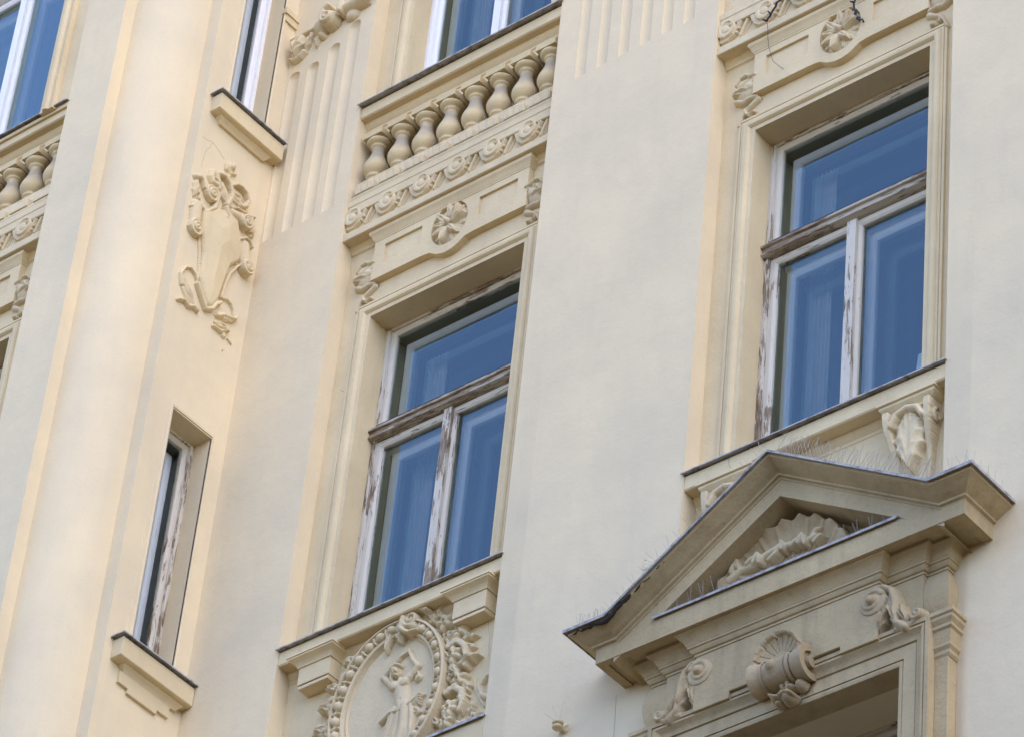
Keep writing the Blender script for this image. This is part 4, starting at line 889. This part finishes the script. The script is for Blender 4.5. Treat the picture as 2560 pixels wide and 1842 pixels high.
# raking fascia and solid behind
rk = MB()
for s in (-1, 1):
    x0, x1 = (-KN - 0.02, 0) if s < 0 else (0, KN + 0.02)
    za = zc + (0 if s < 0 else KN * SLOPE); zb_ = zc + (KN * SLOPE if s < 0 else 0)
    rk.add([(x0, yf + .004, za - 0.115), (x1, yf + .004, zb_ - 0.115), (x1, yf + .004, zb_ + 0.002), (x0, yf + .004, za + 0.002), (x0, -0.0, za - 0.115), (x1, -0.0, zb_ - 0.115), (x1, -0.0, zb_ + 0.108), (x0, -0.0, za + 0.108), (x1, yf - 0.0, zb_ + 0.108), (x0, yf - 0.0, za + 0.108)],
           [(0, 1, 2, 3), (0, 4, 5, 1), (3, 2, 8, 9), (9, 8, 6, 7)])
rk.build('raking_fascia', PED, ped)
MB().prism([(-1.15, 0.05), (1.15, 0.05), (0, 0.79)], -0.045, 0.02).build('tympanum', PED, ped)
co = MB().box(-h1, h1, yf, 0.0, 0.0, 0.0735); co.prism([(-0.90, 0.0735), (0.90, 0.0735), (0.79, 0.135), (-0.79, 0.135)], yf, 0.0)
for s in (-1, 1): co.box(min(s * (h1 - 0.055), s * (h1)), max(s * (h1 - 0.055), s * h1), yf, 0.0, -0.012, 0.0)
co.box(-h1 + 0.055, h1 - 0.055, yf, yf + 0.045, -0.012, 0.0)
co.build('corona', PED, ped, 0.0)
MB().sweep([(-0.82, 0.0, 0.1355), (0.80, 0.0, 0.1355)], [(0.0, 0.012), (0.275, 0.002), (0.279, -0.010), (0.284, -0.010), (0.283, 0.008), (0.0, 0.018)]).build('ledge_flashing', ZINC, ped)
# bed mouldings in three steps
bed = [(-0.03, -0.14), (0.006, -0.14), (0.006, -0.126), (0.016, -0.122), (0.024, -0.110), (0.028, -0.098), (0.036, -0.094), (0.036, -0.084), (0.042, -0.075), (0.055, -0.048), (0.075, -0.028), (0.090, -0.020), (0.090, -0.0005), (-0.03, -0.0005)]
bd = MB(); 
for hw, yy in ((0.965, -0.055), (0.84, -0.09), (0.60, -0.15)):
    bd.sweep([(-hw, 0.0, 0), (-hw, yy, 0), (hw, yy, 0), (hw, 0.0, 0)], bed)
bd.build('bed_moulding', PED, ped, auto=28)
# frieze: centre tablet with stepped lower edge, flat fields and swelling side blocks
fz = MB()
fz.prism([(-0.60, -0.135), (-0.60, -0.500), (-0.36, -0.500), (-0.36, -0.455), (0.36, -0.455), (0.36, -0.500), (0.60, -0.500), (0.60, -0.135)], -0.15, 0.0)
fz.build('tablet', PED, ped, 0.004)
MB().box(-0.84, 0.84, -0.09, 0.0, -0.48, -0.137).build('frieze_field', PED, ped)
sb = MB(); 
for s in (-1, 1):
    a, b = (0.842, 0.965)
    pr = [(-0.03, -0.43)] + [(0.0 + 0.035 * math.sin(math.pi * t) ** 0.8, -0.43 + 0.29 * t) for t in [i / 12 for i in range(13)]] + [(-0.03, -0.14)]
    p3 = [(s * a, -0.055, 0), (s * b, -0.055, 0), (s * b, 0.0, 0)]
    MB().sweep(p3 if s > 0 else p3[::-1], pr).build('swelling_block', PED, ped, auto=40)
# shell in the tympanum
sh = Relief(-0.40, 0.40, 0.0, 0.42, 0.004)
A_ = np.arctan2(sh.V + 0.02, sh.U); Rr = np.hypot(sh.U * 0.90, (sh.V + 0.02) * 1.02)
k_ = A_ * 11 / math.pi; tri = np.abs((k_ % 1) - 0.5) * 2; wob = np.cos(2 * math.pi * k_)
edge = 0.335 - 0.012 * tri ** 2
hq = 0.020 + 0.075 * (Rr / 0.34) ** 1.5 + 0.016 * tri ** 5 * np.clip(Rr / 0.1, 0, 1) + (0.026 - 0.012 * wob) * np.clip((Rr - 0.27) / 0.06, 0, 1) ** 1.5
sh.put(np.where(Rr < edge, hq, 0))
sh.blur(2); sh.H *= 0.9; sh.rough(0.006, 60, 8)
o = sh.build('shell', PORN, ped, y=0.0); o.location = (-0.05, -0.043, 0.13); o.scale = (1.27, 1.15, 1.42)
lr = Relief(-0.45, 0.45, 0.0, 0.45, 0.004)
lr.stroke([(-0.42, 0.20), (-0.34, 0.235), (-0.25, 0.23), (-0.17, 0.27), (-0.08, 0.285), (0.0, 0.27), (0.10, 0.25), (0.16, 0.26)], 0.030, 0.024, 0.05, base=0.06)
for q_ in range(12): lr.leaf(-0.40 + q_ * 0.05, 0.22 + 0.02 * math.sin(q_), R(60 + 40 * math.sin(q_ * 2.1)), 0.085, 0.024, 0.05, 1, base=0.09, vein=0.02)
lr.stroke([(0.13, 0.25), (0.16, 0.30), (0.20, 0.29)], 0.022, 0.014, 0.05, base=0.06)
o = lr.blur(1).build('leaf_roll', ORN, ped, y=-0.043); o.location = (0, 0, 0.12)

# lower window surround with side pilasters
sur = thing('window_surround', (B2, 0, 12.81), 'heavy moulded surround with side pilasters of the shaded lower window', 'window surround')
pr = [(-0.003, 0.06), (-0.003, -0.085), (0.012, -0.092), (0.022, -0.092), (0.026, -0.082), (0.030, -0.082), (0.030, -0.094), (0.105, -0.094), (0.108, -0.088), (0.113, -0.088), (0.116, -0.100), (0.130, -0.104), (0.145, -0.112), (0.158, -0.124), (0.166, -0.132), (0.178, -0.132), (0.180, -0.124), (0.186, -0.124), (0.188, -0.134), (0.212, -0.134), (0.212, 0.0), (0.05, 0.0), (0.05, 0.06)]
MB().frame([(-0.70, -2.6), (-0.70, 0), (0.70, 0), (0.70, -2.6)], pr).build('architrave', PED, sur, auto=28)
pl = MB(); cp = MB()
for s in (-1, 1):
    x0, x1 = sorted((s * 0.912, s * 0.995))
    MB().box(x0, x1, -0.075, 0.0, -2.6, -0.04).build('pilaster', PED, sur, 0.004)
    x0, x1 = sorted((s * 0.912, s * 0.975)); 
    a, b = s * 0.9125, s * 0.985
    p3 = [(a, -0.06, 0), (b, -0.06, 0), (b, 0.0, 0)]
    for zt, pp in ((0.235, 0.055), (0.195, 0.042), (0.15, 0.030), (0.09, 0.028), (0.06, 0.018)):
        pass
    prof = [(-0.04, -0.045), (0.014, -0.045), (0.024, -0.03), (0.024, -0.018), (0.018, -0.012), (0.018, -0.002), (0.032, 0.016), (0.032, 0.030), (0.022, 0.036), (0.028, 0.060), (0.034, 0.115), (0.046, 0.125), (0.046, 0.142), (0.040, 0.148), (0.058, 0.172), (0.058, 0.190), (0.068, 0.198), (0.068, 0.222), (-0.04, 0.232)]
    MB().sweep(p3 if s > 0 else p3[::-1], prof).build('capital', PED, sur, auto=28)

# scroll ornaments on both ends of the tablet
def vol_relief():
    r = Relief(-0.14, 0.34, -0.36, 0.12, 0.003)
    r.dome(0, 0, 0.085, 0.085, 0.02, base=0.055, p=0.3); r.spiral(0, 0, 0.068, 0.016, 1.4, R(30), 0.016, 0.012, 0.018, base=0.065, p=0.4); r.dome(0, 0, 0.026, 0.026, 0.03, base=0.08, p=0.3)
    r.stroke([(0.0, 0.075), (0.06, 0.08), (0.11, 0.04), (0.135, -0.04), (0.14, -0.12), (0.15, -0.19), (0.20, -0.235)], 0.024, 0.034, 0.075)
    r.leaf(0.09, 0.02, R(-75), 0.26, 0.05, 0.085, 3, curl=0.3); r.leaf(0.07, -0.02, R(-100), 0.20, 0.04, 0.08, 3); r.leaf(0.12, -0.03, R(-62), 0.24, 0.045, 0.075, 3)
    r.stroke([(0.14, -0.22), (0.20, -0.235), (0.26, -0.21)], 0.030, 0.024, 0.055)
    r.dome(0.27, -0.175, 0.045, 0.045, 0.05, base=0.01); r.spiral(0.27, -0.175, 0.034, 0.008, 1.1, R(200), 0.013, 0.010, 0.02, base=0.045)
    return r.blur(1)
vr = vol_relief()
for s, lb in ((1, 'scroll with acanthus leaf right of the shell keystone'), (-1, 'scroll with acanthus leaf left of the shell keystone')):
    o = vr.build('scroll_ornament', PORN, None, y=-0.09); o.location = (B2 + s * 0.565, 0, 13.235); o.scale = (s, 1, 1)
    tag(o, lb, 'ornament', 'acanthus scrolls under the pediment')

# keystone cartouche: shell, rolled scroll cylinder with boss, flowers
ks = thing('keystone_cartouche', (B2 + 0.0, -0.13, 13.03), 'shell and scroll cartouche with flowers over the lower window', 'cartouche')
rs = Relief(-0.22, 0.22, -0.02, 0.26, 0.003)
A_ = np.arctan2(rs.V, rs.U + 0.02); Rr = np.hypot(rs.U + 0.02, rs.V)
tri = np.abs(((A_ * 9 / math.pi) % 1) - 0.5) * 2
rs.put(np.where(Rr < 0.165, 0.045 + 0.045 * (Rr / 0.165) ** 3 + 0.018 * (Rr > 0.148) - 0.006 * (tri > 0.85) * (Rr > 0.05), 0))
for a in (12, 58, 98, 138, 178): rs.dig(-0.02 + 0.155 * math.cos(R(a)), 0.155 * math.sin(R(a)), 0.026, 0.007, 0.09, rot=R(a))
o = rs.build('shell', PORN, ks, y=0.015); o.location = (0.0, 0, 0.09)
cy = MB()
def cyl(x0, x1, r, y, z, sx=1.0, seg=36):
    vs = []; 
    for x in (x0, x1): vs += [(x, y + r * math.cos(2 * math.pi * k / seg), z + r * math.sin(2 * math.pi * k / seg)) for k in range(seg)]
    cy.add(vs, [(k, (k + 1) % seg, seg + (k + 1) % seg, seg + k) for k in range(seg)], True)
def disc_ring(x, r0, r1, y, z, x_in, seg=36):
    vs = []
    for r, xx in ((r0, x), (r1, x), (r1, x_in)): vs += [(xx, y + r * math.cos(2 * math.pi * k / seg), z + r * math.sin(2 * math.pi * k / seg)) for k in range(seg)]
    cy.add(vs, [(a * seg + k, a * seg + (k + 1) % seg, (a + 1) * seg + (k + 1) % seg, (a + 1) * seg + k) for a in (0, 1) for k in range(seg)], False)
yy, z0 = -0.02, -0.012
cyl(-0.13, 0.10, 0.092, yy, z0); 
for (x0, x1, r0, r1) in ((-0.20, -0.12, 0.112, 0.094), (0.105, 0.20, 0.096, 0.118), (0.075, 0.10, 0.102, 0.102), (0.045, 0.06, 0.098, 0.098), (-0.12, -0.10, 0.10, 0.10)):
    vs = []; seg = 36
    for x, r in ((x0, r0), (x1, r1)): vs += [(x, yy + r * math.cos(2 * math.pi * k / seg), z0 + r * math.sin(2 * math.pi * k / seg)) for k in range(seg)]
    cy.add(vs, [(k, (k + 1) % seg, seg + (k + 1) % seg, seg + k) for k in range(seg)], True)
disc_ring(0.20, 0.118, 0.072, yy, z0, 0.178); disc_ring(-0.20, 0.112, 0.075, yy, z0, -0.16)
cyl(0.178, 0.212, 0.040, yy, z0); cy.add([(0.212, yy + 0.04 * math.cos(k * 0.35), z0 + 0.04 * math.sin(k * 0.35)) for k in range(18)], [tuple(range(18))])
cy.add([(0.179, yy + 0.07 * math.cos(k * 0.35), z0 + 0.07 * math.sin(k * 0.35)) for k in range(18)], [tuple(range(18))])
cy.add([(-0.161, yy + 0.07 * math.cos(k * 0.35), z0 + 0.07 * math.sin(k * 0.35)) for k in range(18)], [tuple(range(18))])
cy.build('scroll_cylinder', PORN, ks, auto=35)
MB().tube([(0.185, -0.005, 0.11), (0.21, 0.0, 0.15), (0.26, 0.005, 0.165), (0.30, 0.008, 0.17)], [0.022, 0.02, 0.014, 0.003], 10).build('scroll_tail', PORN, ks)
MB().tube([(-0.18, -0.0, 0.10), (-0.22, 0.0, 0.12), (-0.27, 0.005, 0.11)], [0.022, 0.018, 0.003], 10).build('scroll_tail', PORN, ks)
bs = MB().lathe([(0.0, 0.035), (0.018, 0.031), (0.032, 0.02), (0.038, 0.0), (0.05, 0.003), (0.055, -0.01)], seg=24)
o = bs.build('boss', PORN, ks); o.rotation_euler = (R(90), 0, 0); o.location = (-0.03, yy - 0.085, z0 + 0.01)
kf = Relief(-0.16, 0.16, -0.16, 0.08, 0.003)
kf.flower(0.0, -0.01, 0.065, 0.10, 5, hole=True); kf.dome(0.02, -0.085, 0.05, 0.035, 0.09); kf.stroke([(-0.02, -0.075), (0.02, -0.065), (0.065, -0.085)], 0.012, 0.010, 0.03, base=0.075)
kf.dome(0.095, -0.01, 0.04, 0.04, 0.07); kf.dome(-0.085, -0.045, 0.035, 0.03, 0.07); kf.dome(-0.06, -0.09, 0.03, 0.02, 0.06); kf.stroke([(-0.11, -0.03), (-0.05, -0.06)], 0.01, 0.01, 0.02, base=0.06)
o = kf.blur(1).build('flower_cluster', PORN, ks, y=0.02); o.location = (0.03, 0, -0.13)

ks.scale = (0.88, 0.9, 0.9); ks.location.z -= 0.012
# ------------------------------------------------------------------ bird spikes
def spikes(name_label, group, pts, height=0.115, pitch=0.045, fan=(-35, -5, 28), lean=(0, -0.4), seed=1, rad=0.0011, loc=(0, 0, 0)):
    rnd = random.Random(seed); mb = MB()
    for i in range(len(pts) - 1):
        a, b = Vector(pts[i]), Vector(pts[i + 1]); L = (b - a).length; k = max(1, int(L / pitch)); d = (b - a).normalized()
        nrm = Vector((0, -1, 0)); upv = d.cross(nrm); upv = upv if upv.z > 0 else -upv
        for j in range(k):
            p = a + d * (j + 0.5) * L / k
            for f in fan:
                t = R(f + rnd.uniform(-5, 5)); yy = rnd.uniform(*sorted(lean)); h = height * rnd.uniform(0.75, 1.08)
                q = p + (Vector((0, 0, 1)) * math.cos(t) + Vector((1, 0, 0)) * math.sin(t) + Vector((0, yy, 0))).normalized() * h
                mb.tube([p, q], rad, 3)
    o = MB().tube([Vector(p) for p in pts], 0.003, 4)
    t = thing('bird_spikes', pts[0], name_label, 'bird spikes', group)
    inv = -Vector(pts[0])
    parts_ = [(mb, 'wires'), (o, 'base_strip')]
    nw = len(mb.v) // 6
    if nw <= 26:
        parts_ = [(o, 'base_strip')]
        for i in range(nw):
            q_ = MB(); q_.v = mb.v[i * 6:i * 6 + 6]; q_.f = [tuple(a - i * 6 for a in f) for f in mb.f if i * 6 <= f[0] < i * 6 + 6]; q_.smooth = [False] * len(q_.f); q_.mi = [0] * len(q_.f); parts_.append((q_, 'wire'))
    for m_, nme in parts_:
        m_.v = [tuple(Vector(v) + inv) for v in m_.v]; m_.build(nme, STEEL, t)
    return t
GS = 'strips of thin wire bird spikes'
ztop = 13.485 + zc + 0.12
apex = (B2, -0.36, ztop + KN * SLOPE)
spikes('bird spikes along the right slope of the pediment', GS, [(B2 + 0.02, -0.36, apex[2] - 0.01), (B2 + KN, -0.36, ztop)], 0.13, 0.032, seed=2, fan=(-8, 30, 50), rad=0.0014)
spikes('bird spikes along the left slope of the pediment', GS, [(B2 - KN, -0.36, ztop), (B2 - 0.02, -0.36, apex[2] - 0.01)], 0.12, 0.085, seed=3, fan=(-35, -12), rad=0.0014)
spikes('bird spikes on the right shoulder of the pediment', GS, [(B2 + KN + 0.02, -0.36, ztop), (B2 + 1.30, -0.36, ztop), (B2 + 1.31, -0.05, ztop)], 0.11, 0.06, seed=4, fan=(-15, 12), rad=0.0014)
spikes('few bird spikes on the left shoulder of the pediment', GS, [(B2 - 1.28, -0.36, ztop), (B2 - KN, -0.36, ztop)], 0.09, 0.03, seed=5, fan=(-16, -2, 14), rad=0.0014)
spikes('bird spikes on the ledge left of the tympanum shell', GS, [(B2 - 0.72, -0.24, 13.64), (B2 - 0.38, -0.24, 13.64)], 0.12, 0.07, seed=6, fan=(-12, 10), rad=0.0014)
spikes('bird spikes on the ledge right of the tympanum shell', GS, [(B2 + 0.38, -0.24, 13.64), (B2 + 0.74, -0.24, 13.64)], 0.12, 0.08, seed=7, fan=(-12, 10), rad=0.0014)
spikes('bird spikes on the ledge below the medallion', GS, [(B1 - 0.2, 0.02, 13.70), (-13.06, 0.02, 13.70)], 0.14, 0.06, seed=8, fan=(-22, 4), rad=0.0014)
spikes('bird spikes at the feet of the long balustrade', GS, [(-14.74, 0.015, 18.60), (-13.04, 0.015, 18.60)], 0.115, 0.055, seed=9, fan=(-6, 8), lean=(-0.1, -0.35), rad=0.0012)

# ------------------------------------------------------------------ cables, clamp, cracks
def cable(pts, label, knots=True, rad=0.0065):
    P = [Vector(p) for p in pts]; t = thing('cable', P[0], label, 'cable', None)
    q = []; rnd = random.Random(len(pts))
    for i in range(len(P) - 1):
        for k in range(6): q.append(P[i].lerp(P[i + 1], k / 6) + Vector((rnd.uniform(-1, 1), rnd.uniform(-1, 1), rnd.uniform(-1, 1))) * (0.006 if knots else 0.001))
    q.append(P[-1]); q = [v - P[0] for v in q]
    MB().tube(q, rad, 6).build('cord', DARK, t)
    if knots:
        for i in range(2, len(q), 4):
            d = Vector((rnd.uniform(-1, 1), -0.3, rnd.uniform(-1, 1))).normalized() * 0.03; MB().tube([q[i] - d * 0.3, q[i], q[i] + d], [0.004, 0.009, 0.004], 5).build('knot', DARK, t)
    return t
CAB = []   # filled below
from_cam = None
cable([(-11.03, -0.03, 18.53), (-11.12, -0.04, 18.42), (-11.22, -0.04, 18.30), (-11.27, -0.03, 18.245)], 'dark knotted cable hanging over the frieze slab at the top right')
cable([(-11.27, -0.02, 18.235), (-11.31, 0.05, 18.12), (-11.28, 0.065, 17.98), (-11.19, 0.066, 17.86)], 'thin dark thread hanging in an arc below the knotted cable', False, 0.0016)
cable([(-10.69, -0.01, 18.31), (-10.63, -0.01, 18.235), (-10.645, 0.02, 18.14), (-10.66, 0.06, 18.03), (-10.60, 0.065, 17.93)], 'dark knotted cable dangling right of the flower rosette')

pc = MB().box(-0.06, 0.06, -0.001, 0.001, 0, 0.47).build('paper_card', flat('white_paper', (0.9, 0.9, 0.9)), None); pc.location = (-10.33, 0.362, 14.90); pc.rotation_euler = (0.0, 0.10, 0)
tag(pc, 'white paper card leaning inside the right pane above the pediment', 'card')
cl = thing('wall_clamp', (-12.413, 0.0, 13.36), 'small rusty insulator clamp on the wall left of the pediment', 'clamp')
MB().tube([(0, 0.0, -0.02), (0, -0.05, -0.01)], 0.009, 8).build('stem', STEEL, cl)
for z_ in (-0.018, 0.012):
    o = MB().lathe([(0, 0.010), (0.026, 0.010), (0.032, 0.004), (0.032, -0.004), (0.026, -0.010), (0, -0.010)], 0, -0.055, 20).build('insulator_disc', TRIM, cl, label=None); o.location = (0, 0, z_)
for w_ in ((-0.05, -0.06, 0.15), (0.035, -0.06, 0.14), (-0.09, -0.07, 0.10)): MB().tube([(0, -0.05, 0.02), w_], 0.0011, 3).build('wire', STEEL, cl)
dm = Relief(-0.05, 0.06, -0.06, 0.05, 0.004); dm.dome(0.005, 0, 0.04, 0.035, 0.012); dm.rough(0.006, 200, 5); dm.build('mortar_patch', TRIM, cl)

def crack(pts, y, seed=0, rad=0.0014, axis='front'):
    rnd = random.Random(seed); q = []
    for i in range(len(pts) - 1):
        for k in range(7):
            t = k / 7; x = pts[i][0] * (1 - t) + pts[i + 1][0] * t; z = pts[i][1] * (1 - t) + pts[i + 1][1] * t
            q.append((x + rnd.uniform(-1, 1) * 0.005, z + rnd.uniform(-1, 1) * 0.004))
    q.append(pts[-1])
    mb = MB()
    vs = [Vector((x, y, z)) if axis == 'front' else Vector((y, x, z)) for x, z in q]
    mb.tube(vs, rad, 4); return mb
fk = Relief(-0.06, 0.06, -0.07, 0.05, 0.003); fk.dome(0, 0, 0.045, 0.03, 0.006, rot=0.4, p=0.2); fk.dome(0.02, -0.035, 0.02, 0.035, 0.005, p=0.2); fk.rough(0.003, 260, 4)
o = fk.build('plaster_flake', WALL); o.parent = bld; o.matrix_parent_inverse = Matrix.Translation((0, 0, -ZB)); o.location = (-11.90, 0.0, 14.30)
cks = [crack([(-12.05, 13.45), (-12.05, 12.0)], -0.0, 1, 0.0014), crack([(-14.66, 16.95), (-14.70, 17.0)], REC, 25, 0.0014), crack([(-11.93, 14.35), (-11.88, 14.29), (-11.86, 14.20), (-11.87, 14.12)], 0, 2, 0.0015), crack([(-11.88, 14.29), (-11.80, 14.33), (-11.71, 14.40)], 0, 3, 0.001),
       crack([(-13.85, 17.82), (-13.86, 17.69)], 0.111, 4, 0.001), crack([(-14.43, 14.43), (-14.42, 14.2), (-14.47, 14.0)], REC, 5, 0.001), crack([(-14.60, 14.80), (-14.56, 14.74)], 0.009, 6, 0.0012),
       crack([(-11.38, 14.85), (-11.36, 14.76)], 0.009, 7, 0.0012), crack([(-0.66, 19.05), (-0.56, 19.08), (-0.44, 19.02)], XC, 8, 0.0013, 's'), crack([(-0.56, 19.08), (-0.62, 18.95), (-0.63, 18.8)], XC, 9, 0.001, 's'),
       crack([(-13.20, 14.55), (-13.17, 14.4), (-13.16, 14.25)], REC, 10, 0.001)]
for k in cks: bpart(k, 'crack', CRACK)
